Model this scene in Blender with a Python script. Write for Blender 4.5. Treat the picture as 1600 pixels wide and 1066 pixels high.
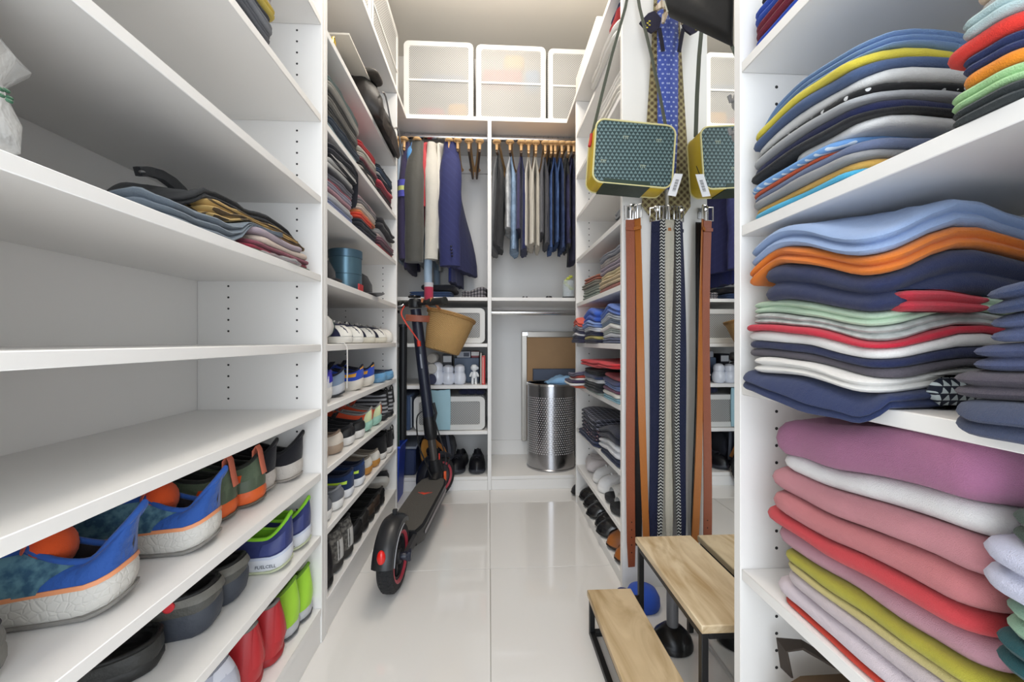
import bpy, bmesh, math, random
from mathutils import Vector, Matrix, noise
for _o in list(bpy.data.objects): bpy.data.objects.remove(_o, do_unlink=True)
S = bpy.context.scene
COL = S.collection
PI = math.pi
# ---------------------------------------------------------------- camera
F, H = 650.0, 0.87
YAW = math.atan(36/F)
cam = bpy.data.objects.new('camera', bpy.data.cameras.new('camera'))
COL.objects.link(cam)
cam.data.sensor_width = 36; cam.data.lens = 36*F/1600; cam.data.clip_start = .02
cam.location = (0, 0, H); cam.rotation_euler = (PI/2, 0, -YAW)
S.camera = cam
# ---------------------------------------------------------------- light
w = bpy.data.worlds.new('world'); S.world = w; w.use_nodes = True
w.node_tree.nodes['Background'].inputs[0].default_value = (.66, .80, 1, 1)
w.node_tree.nodes['Background'].inputs[1].default_value = .8
def area(name, loc, rot, sx, sy, power, col):
    l = bpy.data.lights.new(name, 'AREA'); l.shape = 'RECTANGLE'; l.size = sx; l.size_y = sy
    l.energy = power; l.color = col
    o = bpy.data.objects.new(name, l); COL.objects.link(o); o.location = loc; o.rotation_euler = rot
    return o
area('ceiling_lamp', (.0, 1.75, 2.83), (0, 0, 0), .6, 1.0, 9, (1, .93, .84))
area('ceiling_lamp', (.0, .45, 2.83), (0, 0, 0), .6, .8, 3.5, (1, .95, .88))
gl = bpy.data.lights.new('ceiling_fill_light', 'POINT'); gl.energy = 10; gl.color = (1, .92, .82); gl.shadow_soft_size = .1  # added point light with no fixture, brightens the ceiling
go = bpy.data.objects.new('ceiling_fill_light', gl); COL.objects.link(go); go.location = (.05, 1.75, 2.62)
area('doorway_daylight', (0, -1.0, 1.3), (PI/2, 0, 0), 1.5, 2.3, 36, (.88, .94, 1))
S.view_settings.view_transform = 'Standard'; S.view_settings.look = 'None'
S.view_settings.gamma = 1; S.view_settings.use_curve_mapping = False
S.view_settings.exposure = 0.13
# ---------------------------------------------------------------- projection helpers (photograph pixel + a known plane -> point)
_c, _s = math.cos(YAW), math.sin(YAW)
def ray(u, v):
    a = (u-800)/F
    return a*_c+_s, -a*_s+_c, -(v-533)/F
def onX(u, v, X):
    r = ray(u, v); k = X/r[0]; return Vector((X, r[1]*k, H+r[2]*k))
def onY(u, v, Y):
    r = ray(u, v); k = Y/r[1]; return Vector((r[0]*k, Y, H+r[2]*k))
def onZ(u, v, Z):
    r = ray(u, v); k = (Z-H)/r[2]; return Vector((r[0]*k, r[1]*k, Z))
def yx(u, X): return onX(u, 533, X).y
# ---------------------------------------------------------------- materials
def lin(h):
    h = h.lstrip('#'); o = []
    for i in (0, 2, 4):
        c = int(h[i:i+2], 16)/255
        o.append(c/12.92 if c <= .04045 else ((c+.055)/1.055)**2.4)
    return (*o, 1)
_mats = {}
def nn(nt, t, **kw):
    n = nt.nodes.new(t)
    for k, v in kw.items(): setattr(n, k, v)
    return n
def mth(nt, op, a, b=None, c=None):
    n = nn(nt, 'ShaderNodeMath', operation=op)
    for i, x in enumerate((a, b, c)):
        if x is None: continue
        if isinstance(x, (int, float)): n.inputs[i].default_value = x
        else: nt.links.new(x, n.inputs[i])
    return n.outputs[0]
def mixc(nt, fac, a, b):
    n = nn(nt, 'ShaderNodeMix', data_type='RGBA')
    if isinstance(fac, (int, float)): n.inputs[0].default_value = fac
    else: nt.links.new(fac, n.inputs[0])
    for i, x in ((6, a), (7, b)):
        if isinstance(x, tuple): n.inputs[i].default_value = x
        else: nt.links.new(x, n.inputs[i])
    return n.outputs[2]
def pattern(nt, kind, base, c2, sc, c3=None):
    tc = nn(nt, 'ShaderNodeTexCoord'); sp = nn(nt, 'ShaderNodeSeparateXYZ')
    nt.links.new(tc.outputs['Object'], sp.inputs[0]); x, y, z = sp.outputs
    fr = lambda v, f, o=0.: mth(nt, 'FRACT', mth(nt, 'MULTIPLY_ADD', v, f, o))
    if kind == 'stripe_y': m = mth(nt, 'LESS_THAN', fr(y, sc), .5)
    elif kind == 'stripe_x': m = mth(nt, 'LESS_THAN', fr(x, sc), .5)
    elif kind == 'stripe_z': m = mth(nt, 'LESS_THAN', fr(z, sc), .5)
    elif kind == 'plaid':
        a = mth(nt, 'LESS_THAN', fr(y, sc), .22); b = mth(nt, 'LESS_THAN', fr(mth(nt, 'ADD', x, z), sc), .22)
        m = mth(nt, 'MULTIPLY', mth(nt, 'ADD', a, b), .5)
    elif kind == 'diag':     # diagonal double lines in the x-z plane
        p = mth(nt, 'ADD', x, z); q = mth(nt, 'SUBTRACT', x, z)
        ls = []
        for e in (p, q):
            for o in (0., .22): ls.append(mth(nt, 'LESS_THAN', fr(e, sc, o), .09))
        m = mth(nt, 'MAXIMUM', mth(nt, 'MAXIMUM', ls[0], ls[1]), mth(nt, 'MAXIMUM', ls[2], ls[3]))
    elif kind == 'zigzag':
        t = mth(nt, 'ABSOLUTE', mth(nt, 'SUBTRACT', fr(x, sc), .5))
        m = mth(nt, 'LESS_THAN', mth(nt, 'FRACT', mth(nt, 'MULTIPLY_ADD', z, sc*1.3, mth(nt, 'MULTIPLY', t, 1.2))), .45)
    elif kind == 'rib':
        m = mth(nt, 'LESS_THAN', fr(mth(nt, 'ADD', y, x), sc), .35)
    elif kind == 'weave':
        a = mth(nt, 'LESS_THAN', fr(mth(nt, 'ADD', x, y), sc), .5); b = mth(nt, 'LESS_THAN', fr(z, sc), .5)
        m = mth(nt, 'ABSOLUTE', mth(nt, 'SUBTRACT', a, b))
    elif kind == 'scales':   # rows of small triangles in the x-z plane
        row = mth(nt, 'FLOOR', mth(nt, 'MULTIPLY', z, sc))
        f = mth(nt, 'FRACT', mth(nt, 'ADD', mth(nt, 'MULTIPLY', x, sc*.82), mth(nt, 'MULTIPLY', row, .5)))
        tri = mth(nt, 'SUBTRACT', 1., mth(nt, 'ABSOLUTE', mth(nt, 'MULTIPLY_ADD', f, 2., -1.)))
        m = mth(nt, 'MULTIPLY', mth(nt, 'GREATER_THAN', mth(nt, 'ADD', tri, .12), fr(z, sc)), mth(nt, 'GREATER_THAN', fr(z, sc), .22))
    elif kind == 'dots':
        a = mth(nt, 'ADD', x, y); row = mth(nt, 'FLOOR', mth(nt, 'MULTIPLY', z, sc))
        p = mth(nt, 'SUBTRACT', mth(nt, 'FRACT', mth(nt, 'MULTIPLY_ADD', row, .5, mth(nt, 'MULTIPLY', a, sc))), .5)
        q = mth(nt, 'SUBTRACT', fr(z, sc), .5)
        m = mth(nt, 'LESS_THAN', mth(nt, 'ADD', mth(nt, 'MULTIPLY', p, p), mth(nt, 'MULTIPLY', q, q)), .045)
    elif kind == 'speck':
        vo = nn(nt, 'ShaderNodeTexVoronoi'); vo.inputs['Scale'].default_value = sc
        nt.links.new(tc.outputs['Object'], vo.inputs['Vector'])
        m = mth(nt, 'LESS_THAN', vo.outputs['Distance'], .27)
    elif kind == 'noise':
        no = nn(nt, 'ShaderNodeTexNoise'); no.inputs['Scale'].default_value = sc; no.inputs['Detail'].default_value = 4
        nt.links.new(tc.outputs['Object'], no.inputs['Vector'])
        rp = nn(nt, 'ShaderNodeMapRange'); rp.inputs[1].default_value = .4; rp.inputs[2].default_value = .62
        nt.links.new(no.outputs[0], rp.inputs[0]); m = rp.outputs[0]
    elif kind == 'wood':
        mp = nn(nt, 'ShaderNodeMapping'); mp.inputs['Scale'].default_value = (5, 1.1, 5)
        nt.links.new(tc.outputs['Object'], mp.inputs[0])
        no = nn(nt, 'ShaderNodeTexNoise'); no.inputs['Scale'].default_value = sc; no.inputs['Detail'].default_value = 6; no.inputs['Distortion'].default_value = 1.6
        nt.links.new(mp.outputs[0], no.inputs['Vector'])
        rp = nn(nt, 'ShaderNodeMapRange'); rp.inputs[1].default_value = .42; rp.inputs[2].default_value = .66
        nt.links.new(no.outputs[0], rp.inputs[0]); m = rp.outputs[0]
    return mixc(nt, m, base, c2)
def mat(hexc, rough=.6, metal=0., bump=0., bs=200., pat=None, coat=0., alpha=1., trans=0., sheen=0., hexk=None, fine=0.):
    key = (hexc, rough, metal, bump, bs, pat, coat, alpha, trans, sheen, hexk, fine)
    if key in _mats: return _mats[key]
    m = bpy.data.materials.new('material_%d' % len(_mats)); m.use_nodes = True; nt = m.node_tree
    b = nt.nodes['Principled BSDF']; b.inputs['Roughness'].default_value = rough; b.inputs['Metallic'].default_value = metal
    if coat: b.inputs['Coat Weight'].default_value = coat; b.inputs['Coat Roughness'].default_value = .08
    if alpha < 1: b.inputs['Alpha'].default_value = alpha
    if trans: b.inputs['Transmission Weight'].default_value = trans
    if sheen: b.inputs['Sheen Weight'].default_value = sheen; b.inputs['Sheen Roughness'].default_value = .5
    c = lin(hexc); tc = nn(nt, 'ShaderNodeTexCoord')
    if pat: s = pattern(nt, pat[0], c, lin(pat[1]), pat[2])
    else: s = None
    if sheen or bump:      # a little tone variation
        no = nn(nt, 'ShaderNodeTexNoise'); no.inputs['Scale'].default_value = 14; no.inputs['Detail'].default_value = 3
        nt.links.new(tc.outputs['Object'], no.inputs['Vector'])
        f = mth(nt, 'MULTIPLY', no.outputs[0], .22)
        s = mixc(nt, f, s if s else c, tuple(q*.55 for q in c[:3])+(1,))
    if s: nt.links.new(s, b.inputs['Base Color'])
    else: b.inputs['Base Color'].default_value = c
    if bump:
        hs = None
        no = nn(nt, 'ShaderNodeTexNoise'); no.inputs['Scale'].default_value = bs; no.inputs['Detail'].default_value = 3
        nt.links.new(tc.outputs['Object'], no.inputs['Vector']); hs = no.outputs[0]
        if hexk:
            vo = nn(nt, 'ShaderNodeTexVoronoi'); vo.inputs['Scale'].default_value = hexk; vo.feature = 'DISTANCE_TO_EDGE'
            nt.links.new(tc.outputs['Object'], vo.inputs['Vector'])
            hs = mth(nt, 'MINIMUM', vo.outputs['Distance'], .12); hs = mth(nt, 'MULTIPLY', hs, 6.)
        if fine:
            n2 = nn(nt, 'ShaderNodeTexNoise'); n2.inputs['Scale'].default_value = fine
            nt.links.new(tc.outputs['Object'], n2.inputs['Vector'])
            hs = mth(nt, 'MULTIPLY_ADD', n2.outputs[0], .25, hs)
        bp = nn(nt, 'ShaderNodeBump'); bp.inputs['Strength'].default_value = bump; bp.inputs['Distance'].default_value = .01
        nt.links.new(hs, bp.inputs['Height']); nt.links.new(bp.outputs[0], b.inputs['Normal'])
    _mats[key] = m
    return m
def cloth(hexc, pat=None, bump=.5): return mat(hexc, .9, 0, bump, 22., pat, sheen=.15, fine=900.)
def knit(hexc, pat=None): return mat(hexc, .9, 0, .5, 300., pat, sheen=.1)
def leather(hexc): return mat(hexc, .38, 0, .15, 250.)
def rubber(hexc): return mat(hexc, .55, 0, .2, 120.)
WHITE = mat('#f3f1ee', .42)
CHROME = mat('#d9d9da', .16, 1.)
STEEL = mat('#b9b9ba', .28, 1.)
BLACKM = mat('#121214', .45)
PWOOD = mat('#e4d0ae', .5, 0, .08, 30., ('wood', '#b4966a', 2.6))
HWOOD = mat('#d8ad78', .45)
# ---------------------------------------------------------------- mesh builder
class MB:
    def __init__(s): s.v = []; s.f = []
    def add(s, vs, fs):
        n = len(s.v); s.v += [tuple(p) for p in vs]; s.f += [tuple(i+n for i in f) for f in fs]; return s
    def box(s, x0, y0, z0, x1, y1, z1, b=0., M=None):
        x0, x1 = min(x0, x1), max(x0, x1); y0, y1 = min(y0, y1), max(y0, y1); z0, z1 = min(z0, z1), max(z0, z1)
        if b <= 0:
            vs = [(x, y, z) for x in (x0, x1) for y in (y0, y1) for z in (z0, z1)]
            fs = [(0, 1, 3, 2), (4, 6, 7, 5), (0, 4, 5, 1), (2, 3, 7, 6), (0, 2, 6, 4), (1, 5, 7, 3)]
        else:
            b = min(b, (x1-x0)*.49, (y1-y0)*.49, (z1-z0)*.49)
            lo = (x0, y0, z0); hi = (x1, y1, z1); vs = []; idx = {}
            for sx in (0, 1):
                for sy in (0, 1):
                    for sz in (0, 1):
                        sg = (sx, sy, sz)
                        for ax in range(3):
                            p = []
                            for k in range(3):
                                e = hi[k] if sg[k] else lo[k]
                                if k != ax: e += -b if sg[k] else b
                                p.append(e)
                            idx[(sg, ax)] = len(vs); vs.append(tuple(p))
            fs = []
            for ax in range(3):
                o = [k for k in range(3) if k != ax]
                for side in (0, 1):
                    q = []
                    for a, c in ((0, 0), (1, 0), (1, 1), (0, 1)):
                        sg = [0, 0, 0]; sg[ax] = side; sg[o[0]] = a; sg[o[1]] = c; q.append(idx[(tuple(sg), ax)])
                    fs.append(tuple(q))
            for ax in range(3):       # edges along axis ax
                o = [k for k in range(3) if k != ax]
                for a in (0, 1):
                    for c in (0, 1):
                        g0 = [0, 0, 0]; g0[o[0]] = a; g0[o[1]] = c; g1 = list(g0); g1[ax] = 1
                        g0, g1 = tuple(g0), tuple(g1)
                        fs.append((idx[(g0, o[0])], idx[(g1, o[0])], idx[(g1, o[1])], idx[(g0, o[1])]))
            for sx in (0, 1):
                for sy in (0, 1):
                    for sz in (0, 1): fs.append(tuple(idx[((sx, sy, sz), a)] for a in range(3)))
        if M: vs = [M @ Vector(p) for p in vs]
        return s.add(vs, fs)
    def loft(s, rings, closed=True, cap0=False, cap1=False, loop=False):
        n = len(rings[0]); vs = [p for r in rings for p in r]; fs = []
        R = len(rings)
        for i in range(R if loop else R-1):
            for j in range(n if closed else n-1):
                a = i*n+j; b = i*n+(j+1) % n; i2 = (i+1) % R
                fs.append((a, b, i2*n+(j+1) % n, i2*n+j))
        if cap0: fs.append(tuple(range(n))[::-1])
        if cap1: fs.append(tuple(range((R-1)*n, R*n)))
        return s.add(vs, fs)
    def tube(s, pts, r, n=8, cap=True, loop=False, flat=1.):
        pts = [Vector(p) for p in pts]; N = len(pts); rings = []; up = None
        for i, p in enumerate(pts):
            if loop: t = pts[(i+1) % N]-pts[i-1]
            else: t = pts[min(i+1, N-1)]-pts[max(i-1, 0)]
            if t.length < 1e-9: t = Vector((0, 0, 1))
            t.normalize()
            if up is None: up = t.orthogonal().normalized()
            up = (up-t*up.dot(t))
            up = up.normalized() if up.length > 1e-6 else t.orthogonal().normalized()
            w_ = t.cross(up); rr = r[i] if isinstance(r, (list, tuple)) else r
            rings.append([p+up*(math.cos(2*PI*k/n)*rr)+w_*(math.sin(2*PI*k/n)*rr*flat) for k in range(n)])
        return s.loft(rings, True, cap and not loop, cap and not loop, loop)
    def strap(s, pts, width, t, wdir):      # flat band along pts, width along wdir (vector or list)
        pts = [Vector(p) for p in pts]; N = len(pts); rings = []
        for i, p in enumerate(pts):
            tg = (pts[min(i+1, N-1)]-pts[max(i-1, 0)]).normalized()
            wd = Vector(wdir[i] if isinstance(wdir, list) else wdir); wd = (wd-tg*wd.dot(tg)).normalized()
            nr = tg.cross(wd); ww = (width[i] if isinstance(width, list) else width)/2
            h = t/2; q = ww*.9
            rings.append([p+wd*ww, p+wd*q+nr*h, p-wd*q+nr*h, p-wd*ww, p-wd*q-nr*h, p+wd*q-nr*h])
        return s.loft(rings, True, True, True)
    def lathe(s, prof, n=24, c=(0, 0, 0), M=None, sx=1., sy=1., cap=True):
        rings = []
        for r, z in prof:
            ring = [Vector((math.cos(2*PI*k/n)*r*sx, math.sin(2*PI*k/n)*r*sy, z)) for k in range(n)]
            rings.append([(M @ p if M else p)+Vector(c) for p in ring])
        return s.loft(rings, True, cap, cap)
    def prism(s, poly, d0, d1, fn):         # fn(a, b, d) -> point
        n = len(poly); vs = [fn(a, b, d0) for a, b in poly]+[fn(a, b, d1) for a, b in poly]
        fs = [tuple(range(n))[::-1], tuple(range(n, 2*n))]+[(i, (i+1) % n, n+(i+1) % n, n+i) for i in range(n)]
        return s.add(vs, fs)
    def ball(s, c, rx, ry=None, rz=None, n=16, m=8):
        ry = ry or rx; rz = rz or rx
        rings = [[(c[0]+rx*math.sin(PI*i/m)*math.cos(2*PI*k/n), c[1]+ry*math.sin(PI*i/m)*math.sin(2*PI*k/n), c[2]-rz*math.cos(PI*i/m)) for k in range(n)] for i in range(1, m)]
        return s.loft(rings, True, True, True)
    def build(s, name, m, parent=None, label=None, world=True, ang=38, kind=None):
        me = bpy.data.meshes.new(name)
        me.from_pydata(s.v, [], s.f); me.validate()
        bm = bmesh.new(); bm.from_mesh(me); bmesh.ops.recalc_face_normals(bm, faces=bm.faces); bm.to_mesh(me); bm.free()
        me.materials.append(m)
        me.polygons.foreach_set('use_smooth', [True]*len(me.polygons))
        try: me.set_sharp_from_angle(angle=math.radians(ang))
        except Exception: pass
        o = bpy.data.objects.new(name, me); COL.objects.link(o)
        if parent:
            if world: me.transform(_W(parent).inverted())
            o.parent = parent
        if label: o['label'] = label
        if kind: o['kind'] = kind
        return o
def _W(o):
    M = Matrix.Translation(o.location) @ o.rotation_euler.to_matrix().to_4x4()
    return (_W(o.parent) @ M) if o.parent else M
_labels = {}
def tag(o, label, cat, group=None):
    assert label not in _labels, label
    n = len(label.split())
    if not 4 <= n <= 16: print('LABEL LENGTH', n, label)
    _labels[label] = o
    o['label'] = label; o['category'] = cat
    if group: o['group'] = group
    return o
def thing(name, label, cat, loc=(0, 0, 0), rz=0., group=None, rot=None):
    o = bpy.data.objects.new(name, None); COL.objects.link(o); o.empty_display_size = .05
    o.location = loc; o.rotation_euler = rot if rot else (0, 0, rz)
    return tag(o, label, cat, group)
def dup(root, loc, rz, label, group=None, rot=None):
    r = root.copy(); COL.objects.link(r); r.location = loc; r.rotation_euler = rot if rot else (0, 0, rz)
    for k in ('label', 'group'):
        if k in r: del r[k]
    tag(r, label, root['category'], group or root.get('group'))
    for ch in list(root.children):
        c = ch.copy(); COL.objects.link(c); c.parent = r
        for g in list(ch.children):
            d = g.copy(); COL.objects.link(d); d.parent = c
    return r
def struct(o, kind='structure'): o['kind'] = kind; return o
def lerp(a, b, t): return a+(b-a)*t
def sst(t): t = max(0., min(1., t)); return t*t*(3-2*t)
def nz(x, y=0., z=0.): return noise.noise(Vector((x, y, z)))
def interp(tab, x):
    if x <= tab[0][0]: return tab[0][1]
    for (a, p), (b, q) in zip(tab, tab[1:]):
        if x <= b: return p+(q-p)*(x-a)/(b-a)
    return tab[-1][1]
ORD = ['', 'second', 'third', 'fourth', 'fifth', 'sixth', 'seventh', 'eighth', 'ninth', 'tenth', 'eleventh', 'twelfth', 'thirteenth', 'fourteenth', 'fifteenth', 'sixteenth', 'seventeenth']
def text(parent, body, size, M, m, name='lettering', depth=.0004):
    cu = bpy.data.curves.new(name, 'FONT'); cu.body = body; cu.size = size; cu.extrude = depth; cu.align_x = 'CENTER'; cu.align_y = 'CENTER'
    cu.resolution_u = 2
    o = bpy.data.objects.new(name, cu); COL.objects.link(o)
    me = bpy.data.meshes.new_from_object(o.evaluated_get(bpy.context.evaluated_depsgraph_get()))
    bpy.data.objects.remove(o); me.transform(M); me.materials.clear(); me.materials.append(m)
    p = bpy.data.objects.new(name, me); COL.objects.link(p)
    if parent: me.transform(_W(parent).inverted()); p.parent = parent
    return p
# ================================================================ the room
XL, XR = -.48, .468
CEIL = 2.85
m_grout = mat('#b9b5ae', .7)
m_tile = mat('#eae7e3', .06, coat=.6)
fl = struct(MB().box(-.9, -1.3, -.06, .9, 3., -.004).build('floor', m_grout))
ys = [-1.3, -.35, .297, .944, 1.591, 2.238, 3.0]; xs = [-.9, -.642, .005, .652, .9]
for i in range(len(xs)-1):
    for j in range(len(ys)-1):
        g = .0012
        MB().box(xs[i]+g, ys[j]+g, -.004, xs[i+1]-g, ys[j+1]-g, 0, .0008).build('floor_tile', m_tile, fl)
wallm = mat('#ebe8e3', .85); ceilm = mat('#eee9e0', .9)
struct(MB().box(-1., -1.3, CEIL, 1., 3.05, CEIL+.08).build('ceiling', ceilm))
struct(MB().box(-1., -1.3, -.06, -.86, 3.05, CEIL).build('wall_left', wallm))
wr = MB().box(.86, -1.3, -.06, 1., 3.05, CEIL); wr.box(.645, .773, -.0, .86, 1.439, CEIL)
struct(wr.build('wall_right', wallm))
struct(MB().box(-1., 2.93, -.06, 1., 3.05, CEIL).build('wall_back', wallm))
wf = MB().box(-.86, -1.38, 0, -.76, -1.3, CEIL); wf.box(.76, -1.38, 0, .86, -1.3, CEIL); wf.box(-.76, -1.38, 2.5, .76, -1.3, CEIL)
struct(wf.build('wall_front', wallm))
# ================================================================ shelving units
T = .02
m_hole = mat('#2c2b2c', .8)
def unit(name, label, x0, x1, y0, y1, front, levels, top, plinth, panels=True, back=True, near=True, far=True):
    """x0<x1; front is the x of the open side; levels are tops of shelves"""
    u = thing(name, label, 'shelves', ((x0+x1)/2, (y0+y1)/2, 0))
    bk = x0 if front == x1 else x1; sg = 1 if front == x1 else -1
    fr = front
    MB().box(bk, y0, 0, bk+sg*.014, y1, top, .001).build('back_panel', WHITE, u)
    b0 = bk+sg*.0145
    MB().box(b0, y0, 0, fr, y0+T, top, .0012).build('side_panel', WHITE, u)
    MB().box(b0, y1-T, 0, fr, y1, top, .0012).build('side_panel', WHITE, u)
    for z in levels:
        MB().box(b0, y0+T+.0006, z-T, fr-sg*.002, y1-T-.0006, z, .0012).build('shelf', WHITE, u)
    MB().box(fr-sg*.02, y0+T+.0006, 0, fr-sg*.004, y1-T-.0006, levels[0]-T-.0005, .001).build('plinth', WHITE, u)
    hb = MB()
    for xx in (fr-sg*.07, fr-sg*.26):
        z = .13
        while z < top-.06:
            if all(not (l-T-.008 < z < l+.008) for l in levels):
                for yf, d in ((y1-T, -1), (y0+T, 1)):
                    hb.loft([[(xx+.003*math.cos(PI/4*k), yy_, z+.003*math.sin(PI/4*k)) for k in range(8)] for yy_ in (yf, yf+d*.0005)], True, False, True)
            z += .032
    hb.build('pin_holes', m_hole, u, kind='stuff')
    return u
LEV_L = [.10, .31, .49, .675, .86, 1.06, 1.285, 1.52, 1.80]
LEV_R = [.045, .205, .405, .64, .86, 1.072, 1.31, 1.535, 1.76, 1.985]
LEV_N = [.10, .445, .79, 1.085, 1.39, 1.75]
unit('shelving_unit', 'white shelving unit nearest on the left with three empty shelves', -.84, XL, .25, 1.246, XL, LEV_L, 2.16, .08)
unit('shelving_unit', 'white shelving unit on the left beyond, full of shoes, behind the scooter', -.84, XL, 1.247, 2.215, XL, LEV_L, 2.16, .08)
unit('shelving_unit', 'white shelving unit on the right far end, beyond the belts', XR, .84, 1.441, 2.234, XR, LEV_R, 2.16, .04)
unit('shelving_unit', 'white shelving unit nearest on the right, stacked with folded clothes', XR, .84, .1, .771, XR, LEV_N, 2.16, .08)
# top boards
MBt = MB().box(-.84, .25, 2.161, XL+.002, 2.44, 2.185, .0012)
tag(MBt.build('top_board', WHITE), 'white top board running over the left shelving', 'board')
tag(MB().box(.46, .1, 2.161, .84, .772, 2.185, .0012).build('top_board', WHITE), 'white top board over the nearest right shelving', 'board')
tag(MB().box(.46, 1.44, 2.161, .84, 2.44, 2.185, .0012).build('top_board', WHITE), 'white top board over the far right shelving', 'board')
# back cabinet
YB = 2.43
def bx(*a): return MB().box(*a, .0012)
u = thing('back_cabinet', 'white cabinet on the back wall with two hanging rods and open shelves', 'cabinet', (0, 2.67, 0))
bx(-.84, 2.905, 0, .84, 2.92, 2.16).build('back_panel', WHITE, u)
bx(-.84, YB, 0, -.82, 2.904, 2.16).build('side_panel', WHITE, u)
bx(.82, YB, 0, .84, 2.904, 2.16).build('side_panel', WHITE, u)
bx(-.008, YB, .0, .014, 2.904, 2.16).build('divider', WHITE, u)
bx(-.84, 2.441, 2.161, .84, 2.904, 2.185).build('top_shelf', WHITE, u)
for z in (.079, .345, .612, .855, 1.125): bx(-.819, YB+.003, z-T, -.0086, 2.904, z).build('shelf', WHITE, u)
for z in (.079, 1.125): bx(.0146, YB+.003, z-T, .819, 2.904, z).build('shelf', WHITE, u)
bx(-.819, YB+.001, 0, -.0086, YB+.018, .058).build('plinth', WHITE, u)
bx(.0146, YB+.001, 0, .819, YB+.018, .058).build('plinth', WHITE, u)
bx(.0146, 2.89, .0795, .819, 2.9045, .18).build('back_rail', WHITE, u)
bx(.0146, 2.885, 2.03, .819, 2.9045, 2.10).build('back_rail', WHITE, u)
bx(-.819, 2.885, 2.03, -.0086, 2.9045, 2.10).build('back_rail', WHITE, u)
ROD_Y, ROD_Z = 2.60, 2.134
def rod(x0, x1, y, z, nm='hanging_rod'):
    r = MB().tube([(x0, y, z), (x1, y, z)], .016, 16); o = r.build(nm, CHROME, u)
    for x, d in ((x0, .004), (x1, -.004)):
        MB().tube([(x, y, z), (x+d, y, z)], .024, 16).build('rod_bracket', STEEL, o)
rod(-.819, -.0086, ROD_Y, ROD_Z); rod(.0146, .819, ROD_Y, ROD_Z); rod(.0146, .819, 2.55, 1.045)
# ================================================================ folded clothes
def slab_mesh(x0, x1, y0, y1, zb, zt, seed, rc=.03, wmax=.02, lobes=1, wob=.005, ny=12, nx=7):
    """soft folded cloth: rounded footprint, bottom zb(x,y), top zt(x,y)"""
    per = []; cx, cy = (x0+x1)/2, (y0+y1)/2
    rc = min(rc, (x1-x0)*.3, (y1-y0)*.3)
    def corner(px, py, a0):
        for k in range(6):
            a = a0+PI/2*k/5; per.append((px+rc*math.cos(a), py+rc*math.sin(a)))
    def edge(ax, ay, bx_, by, n):
        for k in range(1, n): per.append((lerp(ax, bx_, k/n), lerp(ay, by, k/n)))
    corner(x1-rc, y1-rc, 0); edge(x1-rc, y1, x0+rc, y1, nx)
    corner(x0+rc, y1-rc, PI/2); edge(x0, y1-rc, x0, y0+rc, ny)
    corner(x0+rc, y0+rc, PI); edge(x0+rc, y0, x1-rc, y0, nx)
    corner(x1-rc, y0+rc, 1.5*PI); edge(x1, y0+rc, x1, y1-rc, ny)
    P = []
    hx, hy = (x1-x0)/2, (y1-y0)/2
    for x, y in per:
        d = nz(x*14+seed*3.1, y*14, seed*1.7)*wob
        ex, ey = (x-cx)/hx, (y-cy)/hy
        P.append((x+d*ex, y+d*ey))
    def inset(p, q):
        f = max(abs(p[0]-cx)/hx, abs(p[1]-cy)/hy, .001)
        dx, dy = p[0]-cx, p[1]-cy
        L = math.hypot(dx, dy); k = max(0., 1-q/max(min(hx, hy)/max(f, .3), 1e-4))
        # move inwards mostly perpendicular to the nearest edge
        sx = max(0., hx-q)/hx; sy = max(0., hy-q)/hy
        return cx+dx*sx, cy+dy*sy
    rings = []
    m = 6
    prof = [(min(hx, hy)*.6, 0.)]
    for L in range(lobes):
        for k in range(m+1):
            if L and k == 0: continue
            a = -PI/2+PI*k/m
            c = math.cos(a)
            if lobes > 1 and ((L < lobes-1 and k == m) or (L > 0 and k == 0)): c = .45
            prof.append((1-c, (L+.5+.5*math.sin(a))/lobes))
    for j, (q, h) in enumerate(prof):
        ring = []
        for p in P:
            t = max(.0005, zt(*p)-zb(*p)); ww = min(wmax, t*.55)
            ins = q if j == 0 else q*ww
            a, b = inset(p, ins)
            b0, t0 = zb(a, b), zt(a, b)
            ring.append((a, b, b0+(t0-b0)*h))
        rings.append(ring)
    for q in (.035, .06, .1):
        ring = []
        for p in P:
            a, b = inset(p, min(q, min(hx, hy)*(.3 if q < .04 else .55 if q < .07 else .85)))
            ring.append((a, b, zt(a, b)))
        rings.append(ring)
    mb = MB(); mb.loft(rings, True, True, False)
    n = len(P); base = (len(rings)-1)*n; c = len(mb.v)
    mb.v.append((cx, cy, zt(cx, cy)))
    for k in range(n): mb.f.append((base+k, base+(k+1) % n, c))
    return mb
def pos_word(i, n):
    if i == 0: return 'lowest'
    if i == n-1: return 'topmost'
    if i == 1 and n > 3: return 'second from bottom'
    if i == n-2: return 'second from top'
    return ORD[i]+' from bottom' if i < n/2 else ORD[n-1-i]+' from top'
_sc = [0]
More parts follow.
